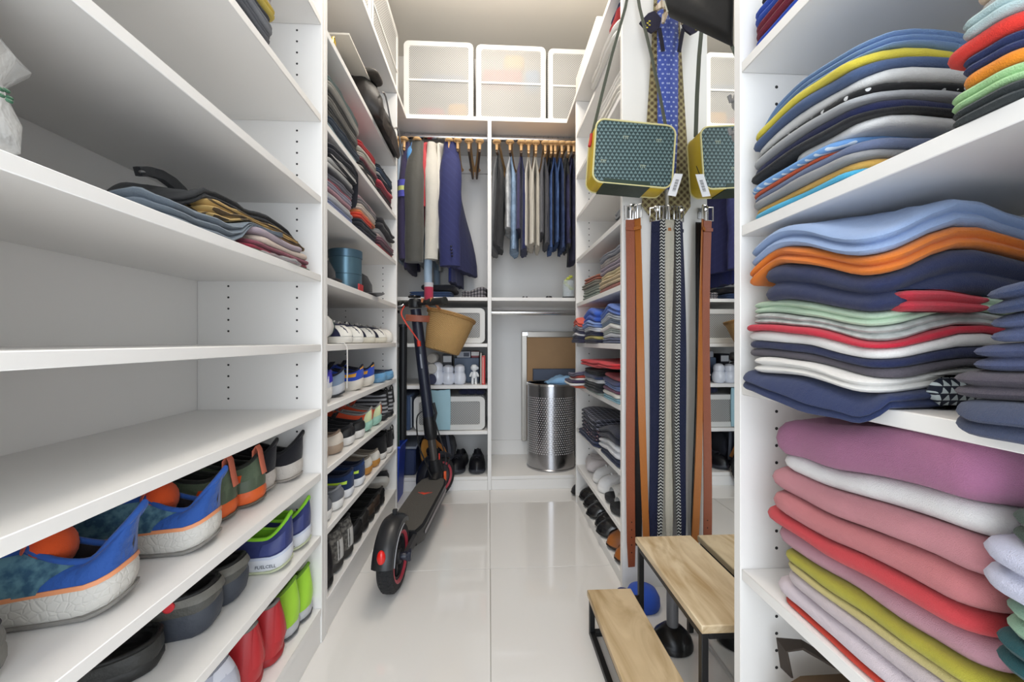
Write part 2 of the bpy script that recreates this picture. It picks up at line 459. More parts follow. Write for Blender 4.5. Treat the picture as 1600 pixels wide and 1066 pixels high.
def stack(side, xf, y0, y1, z0, layers, where, group, depth=.28, hump=.12, seed=None, front=0., cat='shirt', tilt=0., rc=.03, gap=.0004, chev=0., lob=None, crn=0.):
    """side +1: open front faces +x. layers bottom to top: (colour or material, thickness, description, options)"""
    _sc[0] += 1; sd = seed if seed is not None else _sc[0]*7.3
    n = len(layers); tot = sum(l[1] for l in layers); h = 0.
    ym = (y0+y1)/2
    def surf(hh, amp, k):
        def f(x, y):
            g = 1+hump*nz(x*5+sd, y*5, sd)-front*sst(((x-xf)*side+.07)/.07)
            z = z0+hh*g+amp*nz(x*11+k*2.3, y*11, sd+k*.7)+tilt*(y-ym)*hh/max(tot, .01)
            if chev: z += chev*hh/tot*(.5-abs((y-ym)/(y1-y0))*2)
            if crn: z -= crn*(hh/tot)**.6*sst(1-math.hypot((y-y0)/.13, ((x-xf)*side)/.13))
            return max(z, z0+.0004+hh*.3)
        return f
    out = []
    zb = lambda x, y: z0+.0005
    for i, L in enumerate(layers):
        m, t, d = L[:3]; o = L[3] if len(L) > 3 else {}
        r = random.Random(int(sd*100)+i*13)
        h += t
        zt0 = surf(h, min(.004, t*.22), i)
        zt = lambda x, y, a=zt0, b=zb, t=t: max(a(x, y), b(x, y)+t*.35)
        jx = o.get('dx', r.uniform(-.008, .006)); a0 = y0+o.get('dy0', r.uniform(-.004, .008)); a1 = y1+o.get('dy1', r.uniform(-.008, .004))
        dr = o.get('droop', 0.); dl = o.get('dl', .07)
        if dr:
            ye = a1; 
            zbb, ztt = zb, zt
            def mk(fn): return lambda x, y, fn=fn: fn(x, y)-dr*sst((y-(ye-dl))/dl)**1.3
            zb2, zt2 = mk(zbb), mk(ztt)
        else: zb2, zt2 = zb, zt
        sag = o.get('sag', 0.)            # hangs over the front edge
        if sag:
            zb3, zt3 = zb2, zt2
            def mk2(fn): return lambda x, y, fn=fn: fn(x, y)-sag*max(0., ((x-xf)*side+.0)/.03)*(.4+.6*sst((y1-.05-y)/.12))
            zb2, zt2 = mk2(zb3), mk2(zt3)
        xa = xf+side*jx; xb = xa-side*(depth+r.uniform(-.03, .0))
        g_ = (lambda fn: (lambda x, y: fn(x, y)+gap))(zb2)
        mb = slab_mesh(min(xa, xb), max(xa, xb), a0, a1, g_, zt2, sd+i, rc=rc, lobes=o.get('lobes', (lob or (2 if t > .016 else 1))))
        mm = m if not isinstance(m, str) else cloth(m, o.get('pat'))
        nm = o.get('name', 'folded_'+cat.replace(' ', '_'))
        ob = mb.build(nm, mm, None, ang=60)
        lab = o.get('label') or '%s, %s %s' % (d, pos_word(i, n), where)
        tag(ob, lab, o.get('cat', cat), group)
        out.append(ob)
        zb = zt
    return out
# ---- nearest right shelves -------------------------------------------------
G = 'clothes folded on the nearest right shelves'
y = lambda u_: yx(u_, XR)
stack(-1, XR+.012, .60, .742, 1.39, [
    ('#2b55c8', .028, 'bright blue folded shirt'), ('#7a1730', .024, 'maroon folded shirt'), ('#2a4fb4', .028, 'royal blue folded shirt'), ('#15182a', .02, 'black folded shirt')],
    'on top right shelf', G, hump=.1)
WB = mat('#0f0f12', .9, 0, .35, 22., ('speck', '#d8d8d8', 90.), sheen=.1)
FLO = mat('#6f9fd8', .9, 0, .35, 22., ('dots', '#d9e6f2', 55.), sheen=.1)
stack(-1, XR+.004, .50, .738, 1.085, [
    ('#4db4dc', .010, 'turquoise folded tee'), ('#e3b45c', .012, 'tan yellow folded tee'), ('#9a9a9c', .010, 'mid grey folded tee'), ('#6c7898', .012, 'slate blue folded tee'),
    ('#c8552e', .007, 'rust orange folded tee', dict(dy0=.05)), (FLO, .010, 'light blue tee with white flowers', dict(dy0=.03)), ('#e6e6e6', .014, 'white folded tee with rolled corner', dict(dy1=-.09, dx=-.012)), ('#17171c', .008, 'thin black folded tee'),
    ('#1c2450', .014, 'navy folded shirt'), ('#aeb0b4', .010, 'light grey folded shirt'), (WB, .012, 'black shirt with white specks'), ('#dededd', .014, 'white and grey folded shirt', dict(dx=-.008)),
    ('#4a5f86', .014, 'slate denim blue folded shirt'), ('#e0cf45', .013, 'yellow folded shirt'), ('#7f9fcc', .022, 'pale blue folded polo shirt', dict(dx=-.012, lobes=3, droop=.02))],
    'of the tall pile', G, hump=.16, front=.06)
stack(-1, XR-.002, .335, .405, 1.085, [
    ('#2b3234', .018, 'charcoal folded tee'), ('#a9d49a', .018, 'mint green folded tee'), ('#e88a1c', .012, 'orange folded tee'), ('#22305f', .018, 'navy folded tee'), ('#dc3328', .016, 'red folded tee', dict(dy1=.008)),
    ('#b9d0d2', .018, 'pale aqua folded tee', dict(dy1=-.012)), ('#b4b0ac', .012, 'warm grey folded tee', dict(dy1=-.018)), ('#e8cdb4', .010, 'peach folded tee', dict(dy1=-.024))],
    'in the small bright stack by pale blue polo', G, hump=.05)
FSH = mat('#141c30', .9, 0, .35, 22., ('scales', '#cfdadd', 120.), sheen=.1)
HEA = mat('#c3c7c4', .9, 0, .35, 22., ('noise', '#a9adaa', 60.), sheen=.1)
stack(-1, XR-.004, .462, .735, .79, [
    ('#1f2f5c', .026, 'navy folded sweatshirt hanging over the edge', dict(dx=.022, sag=.035, dy0=-.008, lobes=2)), ('#eceae6', .022, 'cream white folded sweatshirt', dict(dy1=-.03, dx=.01)), ('#5b5660', .014, 'grey brown folded shirt'), ('#1d2750', .012, 'navy folded shirt'),
    ('#f0eeec', .016, 'white folded shirt'), ('#c8203a', .010, 'crimson folded shirt'), (HEA, .018, 'heather grey folded sweatshirt'), ('#c3dcc2', .020, 'mint folded sweatshirt', dict(lobes=2)),
    ('#222c52', .056, 'thick navy folded sweatshirt', dict(dy1=-.045, dx=.006, lobes=2, droop=.008)), ('#e27a1e', .026, 'bright orange folded sweatshirt', dict(droop=.036, dl=.11, dy1=-.004, dx=.004)), ('#94abd2', .034, 'light blue folded sweatshirt', dict(droop=.032, dl=.13, dy1=-.012, dx=.008, lobes=2))],
    'of the sweatshirt pile', G, hump=.22, crn=.034, cat='sweatshirt', depth=.30)
tag(slab_mesh(XR+.012, XR+.115, .450, .482, lambda a, b: .904, lambda a, b: .930-.008*sst((a-XR-.05)/.06), 5, lobes=2).build('rolled_shirt', cloth('#c22b3e'), ang=60), 'crimson rolled shirt tucked under the thick navy sweatshirt', 'shirt', G)
tag(slab_mesh(XR+.045, XR+.27, .447, .461, lambda a, b: .793, lambda a, b: .83, 9).build('patterned_shirt', FSH, ang=60), 'navy shirt with white scale print under the navy sweatshirt', 'shirt', G)
stack(-1, XR-.018, .24, .372, .79, [
    ('#39435f', .028, 'slate navy rumpled hoodie', dict(dx=.02, sag=.03, lobes=2)), ('#4a4450', .028, 'dark plum grey rumpled hoodie', dict(lobes=2, dy1=.018)), ('#3f4a70', .026, 'greyish navy rumpled hoodie', dict(lobes=2, dy1=.008)), ('#4d5a82', .028, 'dusty navy rumpled hoodie', dict(lobes=2, dy1=-.005)), ('#2c3c62', .030, 'deep navy rumpled hoodie', dict(lobes=2, dy1=-.01))],
    'of the dark rolls at right edge', G, hump=.25, cat='hoodie')
stack(-1, XR+.006, .368, .672, .445, [
    ('#d8402a', .009, 'scarlet folded trousers', dict(dx=-.004)), ('#d8cbd2', .030, 'pale lilac folded trousers', dict(dx=.0, lobes=1)), ('#c9bcc0', .024, 'mauve grey folded trousers', dict(dy1=-.02)), ('#c7b97c', .012, 'khaki yellow folded trousers', dict(dy1=-.014)),
    ('#b0a93a', .018, 'olive lime folded trousers', dict(dy1=-.012)), ('#c08e9b', .034, 'mauve pink folded trousers', dict(dy1=.012)), ('#cc4148', .022, 'coral red folded trousers', dict(dy1=.026, dx=.004)), ('#c87a7e', .036, 'salmon folded trousers', dict(dy1=.008, lobes=1)),
    ('#c98890', .036, 'dusty pink folded trousers', dict(dy1=.018)), ('#eceaea', .034, 'white folded trousers', dict(dy1=-.004)), ('#a3688a', .062, 'mauve purple folded trousers', dict(dy1=.0, dx=.008, lobes=1, droop=.01))],
    'of the pink pile', G, hump=.13, lob=1, cat='trousers', depth=.31)
stack(-1, XR-.012, .2, .352, .455, [
    ('#1d2a33', .125, 'black rolled trousers'), ('#0f4a50', .036, 'dark teal rolled trousers', dict(dy1=.012)), ('#8fb39a', .034, 'sage green rolled trousers', dict(dy1=.008)), ('#c9cbe0', .05, 'pale lavender rolled trousers', dict(dy1=.02)), ('#3f5046', .03, 'dark green rolled trousers')],
    'at right edge beside the pink pile', G, hump=.1, cat='trousers')
# boot bag on the lowest visible right shelf
t = thing('tool_bag', 'tan canvas bag with straps on the lowest right shelf', 'bag', (.60, .60, .1))
cv = mat('#8a6a45', .85, 0, .3, 200.)
slab_mesh(.50, .74, .50, .70, lambda a, b: .101, lambda a, b: .30+.012*nz(a*20, b*20), 3, rc=.03, wmax=.04).build('body', cv, t, ang=60)
for yy in (.55, .655):
    MB().strap([(.496, yy, .11), (.492, yy, .20), (.496, yy, .295), (.52, yy, .308), (.62, yy, .309)], .028, .004, (0, 1, 0)).build('strap', mat('#5b4630', .8), t)
MB().strap([(.52, .70, .29), (.515, .705, .335), (.54, .69, .345), (.60, .65, .32)], .03, .004, (0, 1, 0)).build('flap', mat('#3a3028', .8), t)
# ---- right far shelves ----------------------------------------------------
G = 'clothes folded on the far right shelves'
stack(-1, XR+.03, 1.90, 2.16, 1.985, [('#7d7a72', .05, 'grey folded blanket'), ('#c9c5ba', .02, 'cream folded blanket')], 'at far end of upper right shelf', G, cat='blanket')
tag(slab_mesh(XR-.02, .75, 1.48, 1.84, lambda a, b: 1.9865-.018*sst((XR+.01-a)/.03), lambda a, b: 2.05+.01*nz(a*9, b*9)-.02*sst((XR+.01-a)/.03), 11, wmax=.03, lobes=2).build('folded_sweater', cloth('#efece6')), 'white sweater hanging over the topmost right shelf', 'sweater', G)
stack(-1, XR, 1.466, 1.62, 2.062, [('#c23a3f', .018, 'red folded scarf'), ('#2a2d5a', .03, 'dark navy folded scarf')], 'above the white sweater', G, cat='scarf', depth=.2)
stack(-1, XR+.0, 1.466, 1.80, 1.76, [('#e9e4da', .05, 'cream knitted sweater', dict(lobes=2)), ('#f3f1ec', .06, 'white knitted sweater', dict(lobes=3))], 'behind the green bag', G, cat='sweater')
stack(-1, XR+.02, 1.466, 1.62, 1.31, [(cloth('#6a6d70', ('speck', '#d5d5d5', 60.)), .03, 'grey speckled shirt'), (cloth('#3c3f45', ('stripe_x', '#a0a4a8', 60.)), .03, 'charcoal striped shirt')], 'beside the hanging green bag', G)
stack(-1, XR+.002, 1.80, 2.12, 1.072, [('#8f9a8e', .028, 'sage grey folded sweater', dict(lobes=2)), ('#a8aca0', .022, 'pale olive folded sweater', dict(dy1=-.02)), ('#8a8578', .02, 'taupe folded sweater'), ('#a8614a', .026, 'terracotta folded sweater', dict(dy1=-.03))], 'in the low muted stack', G, cat='sweater', hump=.2)
stack(-1, XR+.002, 1.466, 1.78, 1.072, [('#a85f52', .016, 'brick red folded sweater'), ('#cdb894', .03, 'beige folded sweater', dict(lobes=2)), ('#d9c8a0', .026, 'straw folded sweater'), ('#9d8f9c', .03, 'mauve grey folded sweater', dict(lobes=2)), ('#bdb3ae', .024, 'stone grey folded sweater'), ('#8a8c96', .02, 'blue grey folded sweater')], 'in the taller muted stack', G, cat='sweater', hump=.2)
def tees(y0, y1, z0, cols, where, **k):
    stack(-1, XR+k.pop('dx', .0), y0, y1, z0, cols, where, G, **k)
tees(2.02, 2.20, .86, [('#3c3c58', .018, 'dark slate folded tee'), ('#262a4a', .018, 'ink navy folded tee'), ('#d0d0d6', .010, 'pale grey folded tee'), ('#50506a', .018, 'dusk grey folded tee'), ('#8b8b96', .018, 'silver grey folded tee'), ('#e0604e', .032, 'coral folded tee', dict(lobes=2))], 'of the far coral stack', chev=.03, dx=-.028)
tees(1.76, 2.005, .86, [('#20233c', .018, 'near black folded tee'), ('#c0b268', .014, 'mustard folded tee'), ('#23284e', .020, 'navy folded tee'), ('#dfe3ea', .018, 'white folded tee'), ('#7f9ad0', .026, 'cornflower folded tee'), ('#3a62c4', .05, 'royal blue folded sweatshirt', dict(lobes=2))], 'of the middle royal stack', chev=.03, dx=-.016)
tees(1.466, 1.745, .86, [('#5c6482', .02, 'slate folded tee'), ('#c9ccd2', .016, 'silver folded tee'), ('#c0c8c2', .018, 'pale sage folded tee'), ('#e6e6e2', .016, 'white folded tee'), ('#8b9bb0', .018, 'steel blue folded tee'), ('#b4bcc6', .018, 'light steel folded tee'), ('#5a78c2', .03, 'mid blue folded sweatshirt')], 'of the near steely stack', chev=.04)
tees(1.98, 2.2, .64, [('#c65a3c', .014, 'rust striped folded tee'), ('#e8e6e4', .010, 'white edged folded tee', dict(dx=.025)), ('#34284a', .012, 'aubergine folded tee', dict(dx=.02)), ('#e3e0de', .010, 'off white folded tee'), ('#b9493e', .012, 'brick folded tee'), ('#6e6a80', .018, 'mauve folded tee')], 'of the far dishevelled stack', dx=-.05, hump=.3)
tees(1.70, 1.965, .64, [('#8f9a94', .012, 'grey green folded tee'), ('#2a2d33', .016, 'charcoal folded tee'), ('#191a1e', .026, 'jet black folded tee', dict(lobes=2)), ('#e4e4e4', .018, 'bright white folded tee'), ('#2d3a5a', .016, 'dark blue folded tee'), ('#15161a', .02, 'black folded tee')], 'under the red shirts', dx=-.02, hump=.3)
tees(1.466, 1.69, .64, [('#8ab8c8', .018, 'powder blue folded tee'), ('#dad8d0', .014, 'ivory folded tee'), ('#6f3a58', .012, 'plum folded tee'), ('#7488b8', .018, 'periwinkle folded tee'), ('#4a4f78', .016, 'indigo folded tee'), ('#b0474e', .016, 'cranberry folded tee')], 'of the near plum stack', dx=-.005, hump=.3)
tag(slab_mesh(XR-.03, .76, 1.47, 1.99, lambda a, b: .757+.01*sst((1.7-b)/.05), lambda a, b: .785+.006*nz(a*10, b*10), 21, lobes=2).build('folded_shirt', cloth('#c9262e')), 'red shirt laid across the far right folded tees', 'shirt', G)
PL = mat('#24242e', .9, 0, .3, 22., ('plaid', '#8d8fa0', 45.), sheen=.1)
PL2 = mat('#2c2a40', .9, 0, .3, 22., ('speck', '#b08a86', 80.), sheen=.1)
stack(-1, XR-.01, 1.77, 2.06, .405, [('#2a3454', .028, 'navy folded scarf', dict(dy1=.04)), (PL2, .05, 'dark patterned folded scarf', dict(lobes=3)), (PL, .055, 'black plaid folded scarf', dict(lobes=3))], 'above the white slides', G, cat='scarf', hump=.3)
stack(-1, XR-.006, 1.466, 1.75, .405, [('#222c4c', .03, 'deep navy folded towel'), ('#d9dade', .045, 'white folded towel', dict(lobes=2)), ('#1a1d30', .05, 'midnight folded towel', dict(lobes=2))], 'right of the plaid scarf', G, cat='towel', hump=.3)
# ---- left far shelves -----------------------------------------------------
G = 'clothes folded on the left shelves'
STR = lambda a, b, s=70.: cloth(a, ('stripe_x', b, s))
def lst(y0, y1, z0, cols, where, **k): stack(1, XL+k.pop('dx', -.006), y0, y1, z0, cols, where, G, depth=.29, **k)
lst(1.272, 1.60, 1.52, [('#9fb4ba', .02, 'pale teal folded shirt'), ('#3a4654', .02, 'slate folded shirt'), ('#56544e', .02, 'charcoal folded shirt'), ('#3b3a38', .02, 'dark grey folded shirt'), ('#8c8880', .022, 'taupe folded shirt'), ('#4a4844', .02, 'smoke folded shirt'), ('#b9b4aa', .02, 'oatmeal folded shirt'), ('#7c8a86', .018, 'grey teal folded shirt')], 'in the grey stack', hump=.15)
lst(1.615, 1.86, 1.52, [('#4b4843', .018, 'dark taupe folded shirt'), ('#b9b3aa', .016, 'sand grey folded shirt'), ('#2a2a2c', .018, 'black folded shirt'), ('#7a3c44', .014, 'wine folded shirt'), ('#cfc8bc', .018, 'cream folded shirt'), ('#8d8b80', .016, 'olive grey folded shirt'), ('#dcd6cc', .014, 'ivory folded shirt'), ('#d63f43', .022, 'red folded shirt')], 'in the middle upper stack', hump=.15)
lst(1.875, 2.15, 1.52, [('#4a3034', .018, 'dark burgundy folded shirt'), ('#35302e', .018, 'espresso folded shirt'), ('#8a3040', .018, 'claret folded shirt'), ('#c03a4a', .02, 'raspberry folded shirt', dict(lobes=1)), ('#2a2d3a', .018, 'dark slate folded shirt'), ('#b4b2ae', .012, 'grey folded shirt'), ('#3a5068', .018, 'petrol folded shirt'), ('#26303c', .018, 'blue black folded shirt')], 'in the farther upper stack', hump=.2)
ZZ = mat('#1d1d22', .9, 0, .35, 22., ('zigzag', '#d5d3ce', 32.), sheen=.1)
lst(1.272, 1.54, 1.285, [('#8791b4', .018, 'periwinkle folded shirt'), ('#9a9ca6', .014, 'dove grey folded shirt'), ('#d5d5d5', .016, 'white folded shirt'), ('#b98a94', .012, 'rose folded shirt'), ('#a7a4b4', .018, 'lilac grey folded shirt'), ('#9a3a4a', .008, 'dark red folded shirt'), ('#7d7c86', .018, 'pewter folded shirt'), ('#33323a', .016, 'graphite folded shirt'), ('#dcdad6', .016, 'light folded shirt'), (ZZ, .026, 'black scarf with white zigzag', dict(dx=.012)), ('#24242c', .03, 'black folded sweater', dict(dx=.014, droop=.1, dl=.03, dy1=.028))], 'in the tall mid stack', hump=.12)
lst(1.59, 1.86, 1.285, [('#2a2c3e', .024, 'ink folded shirt', dict(lobes=2)), ('#20222e', .022, 'jet folded shirt'), ('#e2492e', .022, 'vermilion folded shirt', dict(dy1=-.07)), ('#e08a58', .012, 'apricot folded shirt'), ('#d9cfc2', .02, 'parchment folded shirt'), ('#8c8688', .018, 'ash folded shirt'), ('#a88a90', .012, 'mauve folded shirt')], 'in the vermilion stack', hump=.2)
lst(1.875, 2.17, 1.285, [('#b8474e', .018, 'brick red folded shirt'), ('#4a2c3a', .016, 'dark plum folded shirt'), ('#8a6470', .018, 'dusty rose folded shirt'), ('#c9b6b2', .014, 'blush folded shirt'), ('#c4c4c4', .02, 'silver folded shirt'), ('#2c2b30', .05, 'charcoal folded fleece', dict(lobes=2, dx=.012))], 'in the farther lower stack', hump=.25)
# nearest left shelves: upper pile
lst(.72, .985, 1.52, [('#3a3c42', .018, 'black folded tee'), ('#6c6e74', .02, 'dark grey folded tee'), ('#8b8d92', .018, 'grey folded tee'), ('#4d4e52', .018, 'graphite folded tee'), ('#dcc35a', .024, 'yellow folded tee'), ('#c4bcc0', .03, 'pale mauve folded tee', dict(lobes=2))], 'at upper left', hump=.12, dx=-.004)
# nearest left shelf: scarf pile
z0 = 1.06
PLS = mat('#c9a868', .9, 0, .3, 22., ('diag', '#4a3a26', 16.), sheen=.1)
stack(1, XL-.016, .88, 1.19, z0, [('#3c5a48', .006, 'green edged folded scarf'), ('#a02c44', .012, 'crimson folded shirt'), ('#8c4858', .010, 'wine striped folded shirt', dict(dy0=.02)), ('#d8c6b8', .014, 'cream knit folded shirt', dict(dy0=.05)), ('#a99aa4', .016, 'lilac folded shirt', dict(dy0=.03, dy1=-.05))], 'under the black waistcoat', G, hump=.25, depth=.17)
tag(slab_mesh(-.63, XL-.012, .655, 1.03, lambda a, b: max(1.0605, 1.0605+.055*sst((b-.84)/.08)), lambda a, b: 1.098+.026*sst((b-.84)/.08)+.010*nz(a*16, b*16)+.006*nz(a*40, b*30), 29, lobes=3, wmax=.022, wob=.02).build('rumpled_shirt', cloth('#74808c', None, .6), ang=60), 'steel grey rumpled shirt spilling from the scarf pile on left shelf', 'shirt', G)
tag(slab_mesh(-.665, XL-.03, .80, 1.195, lambda a, b: 1.102+.024*sst((b-.84)/.08), lambda a, b: 1.142+.012*nz(a*8, b*8)-.02*sst((b-1.1)/.09), 31, lobes=3, wmax=.02, wob=.012).build('plaid_scarf', PLS, ang=60), 'tan checked scarf folded under the black waistcoat', 'scarf', G)
t = thing('black_waistcoat', 'black garment with a curled strap lying over the tan checked scarf', 'clothes', (-.58, .9, 1.13), group=G)
bk = cloth('#17171a')
slab_mesh(-.69, XL-.045, .77, 1.212, lambda a, b: 1.144+.012*nz(a*8, b*8)-.02*sst((b-1.1)/.09)-.05*sst((b-1.17)/.05)-.03*sst((.82-b)/.06), lambda a, b: 1.166+.014*nz(a*8, b*8)-.026*sst((b-1.1)/.09)-.05*sst((b-1.17)/.05)-.035*sst((.82-b)/.06), 33, lobes=2, wmax=.018, wob=.012).build('body', bk, t, ang=60)
sp_ = [onX(285, 312, -.60), onX(280, 300, -.60), onX(268, 285, -.60), onX(250, 273, -.60), onX(232, 268, -.60), onX(215, 268, -.60)]
MB().strap(sp_, [.05, .034, .022, .018, .017, .016], .012, (0, .6, 1)).build('strap', bk, t)
MB().ball(onX(222, 269, -.594), .005, .005, .003, 10, 6).build('snap_button', STEEL, t)
# clear wrap
tag(slab_mesh(-.62, XL-.004, .93, 1.12, lambda a, b: 1.0605, lambda a, b: 1.072+.006*nz(a*60, b*60), 41, wob=.02, wmax=.01).build('plastic_wrap', mat('#dfe3e4', .12, alpha=.35)), 'clear crumpled plastic wrap at the front of the left scarf pile', 'plastic wrap')
# white plastic bag
t = thing('plastic_bag', 'crumpled white plastic bag with green print on upper left shelf', 'bag', (-.58, .44, 1.06))
rings = []
prof = [(.06, .0), (.075, .015), (.082, .05), (.075, .09), (.086, .12), (.07, .15), (.055, .175), (.03, .19)]
for i, (r, z) in enumerate(prof):
    ring = []
    for k in range(40):
        a = 2*PI*k/40; q = r*(1+.28*nz(math.cos(a)*2.2+i*.35, math.sin(a)*2.2, z*22)+.1*nz(math.cos(a)*6, math.sin(a)*6, z*60))
        ring.append((-.585+q*math.cos(a)*1.0, .435+q*math.sin(a)*1.0, 1.0605+z))
    rings.append(ring)
MB().loft(rings, True, True, True).build('bag_body', mat('#eef1f2', .25, 0, .6, 40., alpha=.93), t, ang=80)
gp = mat('#3f6b52', .5)
for (dy, dz, sz) in ((.0, .10, .016), (.02, .06, .011), (-.02, .035, .01)):
    q = MB()
    for k in range(5):
        a = k*1.25; q.ball((-.492+.001*k, .43+dy+.5*sz*math.cos(a), 1.06+dz+.5*sz*math.sin(a)), .002, sz*.35, sz*.2, 8, 4)
    q.build('leaf_print', gp, t)
# ================================================================ shoes  (heel at x=0, toe at +x, sole on z=0)
WTAB = [(0, .0), (.015, .42), (.05, .66), (.12, .80), (.25, .80), (.42, .74), (.58, .86), (.72, 1.0), (.84, .93), (.93, .70), (.98, .38), (1, .0)]
class Shoe:
    def __init__(s, L=.29, W=.104, sole=(.036, .024), spring=.012, hspring=.006, zh=.092, za=.062, zf=.088, xo=(.01, .43), wo=.029, toe=.052, flare=0., bulge=.004, lean=-.12, ck=.58):
        s.__dict__.update(locals())
    def w(s, q): return interp(WTAB, q)*s.W/2
    def sh(s, q): return lerp(s.sole[0], s.sole[1], sst(q*1.3-.15))
    def zb(s, q): return s.spring*max(0., (q-.68)/.32)**2+s.hspring*max(0., (.14-q)/.14)**2
    def q(s, k): k = abs(k); return .5-.5*math.cos(PI*k)       # k in -1..1 signed perimeter parameter
    def B(s, k, off=0.):
        q = s.q(k); sg = 1 if k >= 0 else -1
        return Vector((q*s.L, sg*(s.w(q)), s.zb(q)+s.sh(q)))
    def O(s, k):
        q = s.q(k); sg = 1 if k >= 0 else -1
        a = abs(k)
        x = lerp(s.xo[0]-s.flare*(1-sst(a*4)), s.xo[1], q); y = sg*s.wo*math.sin(PI*min(1., max(0., a)))**.85
        z = s.zi(a)
        return Vector((x, y, z))
    def zi(s, a):
        if a < .34: return lerp(s.zh, s.za, sst(a/.34)**.8)
        return lerp(s.za, s.zf, sst((a-.34)/.66))
    def S(s, k, t):
        b, o = s.B(k), s.O(k); a = abs(k)
        ht = lerp(s.ck, max(.45, s.ck+.17), sst(a*2))*(o.z-b.z)
        tt = sst((a-.45)/.4)
        c = Vector((lerp(b.x, o.x, .1)-(s.bulge if a < .1 else 0), lerp(b.y, o.y, s.lean), b.z+lerp(ht, s.toe*1.25, tt)))
        if a > .9: c.x = lerp(b.x, o.x, .02)
        return b*(1-t)**2+c*2*t*(1-t)+o*t*t
    def N(s, k, t):
        e = .01
        a = s.S(min(1, k+e), t)-s.S(max(-1, k-e), t); b = s.S(k, min(1, t+.02))-s.S(k, max(0, t-.02))
        n = a.cross(b)
        if n.length < 1e-9: return Vector((0, 0, 1))
        n.normalize(); p = s.S(k, t)
        if n.dot(p-Vector((s.L*.5, 0, p.z*.4))) < 0: n = -n
        return n
    ks = [(-1+2*i/44) for i in range(44)]
    def upper(s):
        return MB().loft([[s.S(k, t/8) for k in s.ks] for t in range(9)])
    def solemesh(s, spread=1.04):
        rg = []
        for f, e in ((0, .90), (.12, .97), (.45, spread), (.8, spread*1.0), (1., .995), (1.0, .8)):
            r = []
            for k in s.ks:
                q = s.q(k); b = s.B(k); c = Vector((s.L*.48, 0, 0))
                d = Vector((b.x-c.x, b.y, 0)); d.x *= (1+(e-1)*.35); d.y *= e
                r.append((c.x+d.x, d.y, s.zb(q)+s.sh(q)*f))
            rg.append(r)
        return MB().loft(rg, True, True, True)
    def outsole(s, h=.007):
        rg = []
        for f, e in ((0, .93), (0.25, 1.03), (1, 1.05)):
            r = []
            for k in s.ks:
                q = s.q(k); b = s.B(k); c = s.L*.48
                r.append((c+(b.x-c)*(1+(e-1)*.35+.002), b.y*e, s.zb(q)+h*f-.0012*(1-f)*0))
            rg.append(r)
        return MB().loft(rg, True, True, True)
    def foxing(s, h=.006):
        rg = []
        for dz, e in ((-h*.4, 1.0), (-h*.4, 1.045), (h*.6, 1.03), (h*.6, .98)):
            rg.append([(s.L*.48+(s.B(k).x-s.L*.48)*(1+(e-1)*.4), s.B(k).y*e, s.B(k).z+dz) for k in s.ks])
        return MB().loft(rg, loop=True)
    def lining(s, depth=.9):
        rg = []
        for f, e in ((0, 1), (.25, .86), (.7, .84), (1, .8), (1, .3)):
            r = []
            for k in s.ks:
                o = s.O(k); cx = (s.xo[0]+s.xo[1])*s.L*0+ (s.xo[0]+s.xo[1])/2
                z0 = s.sh(.3)+.004
                r.append((cx+(o.x-cx)*e, o.y*e, lerp(o.z, z0, f*depth)))
            rg.append(r)
        return MB().loft(rg, True, False, True)
    def collar(s, r=.0045):
        return MB().tube([s.O(k) for k in s.ks], r, 8, loop=True)
    def patch(s, k0, k1, t0, t1, off=.0016, n=8, m=4, shape=None):
        rg = []
        for i in range(n+1):
            r = []
            for j in range(m+1):
                a, b = i/n, j/m
                if shape: a, b = shape(a, b)
                k, t = lerp(k0, k1, a), lerp(t0, t1, b)
                r.append(s.S(k, t)+s.N(k, t)*off)
            rg.append(r)
        return MB().loft(rg, False)
    def laces(s, n=5, r=.0022):
        mb = MB()
        for i in range(n):
            k = lerp(.70, .93, i/(n-1)); t = lerp(.98, .62, i/(n-1))
            a = s.S(k, t)+s.N(k, t)*.002; b = s.S(-k, t)+s.N(-k, t)*.002
            if i == 0: a = s.O(.7); b = s.O(-.7)
            mid = (a+b)/2; mid.z = max(a.z, b.z)+.006
            mb.tube([a, lerp(a, mid, .6)+Vector((0, 0, .002)), mid, lerp(b, mid, .6)+Vector((0, 0, .002)), b], r, 6, flat=1.5)
        return mb
    def tongue(s, h=.02, w_=.024):
        x0 = s.xo[1]-.004; rg = []
        for i in range(6):
            t = i/5; x = x0-.022*t; z = s.zf-.012+(h+.012)*t; ww = w_*(1 if t < .8 else .85)
            rg.append([(x+.003, ww*math.cos(2*PI*k/14), z) if False else (x+.0035*math.sin(2*PI*k/14)-.012*(math.cos(2*PI*k/14)**2), ww*math.cos(2*PI*k/14), z) for k in range(14)])
        return MB().loft(rg, True, True, True)
    def tab(s, h=.022, w_=.011, x=None):
        o = s.O(0); x0 = s.S(0, .35).x-.003
        return MB().strap([(x0, 0, s.S(0, .35).z), (s.S(0, .7).x-.003, 0, s.S(0, .7).z), (o.x-.006, 0, o.z+h*.55), (o.x-.001, 0, o.z+h), (o.x+.006, 0, o.z+h*.5), (o.x+.006, 0, o.z-.01)], w_*2, .0025, (0, 1, 0))
SHOEMAT = {}
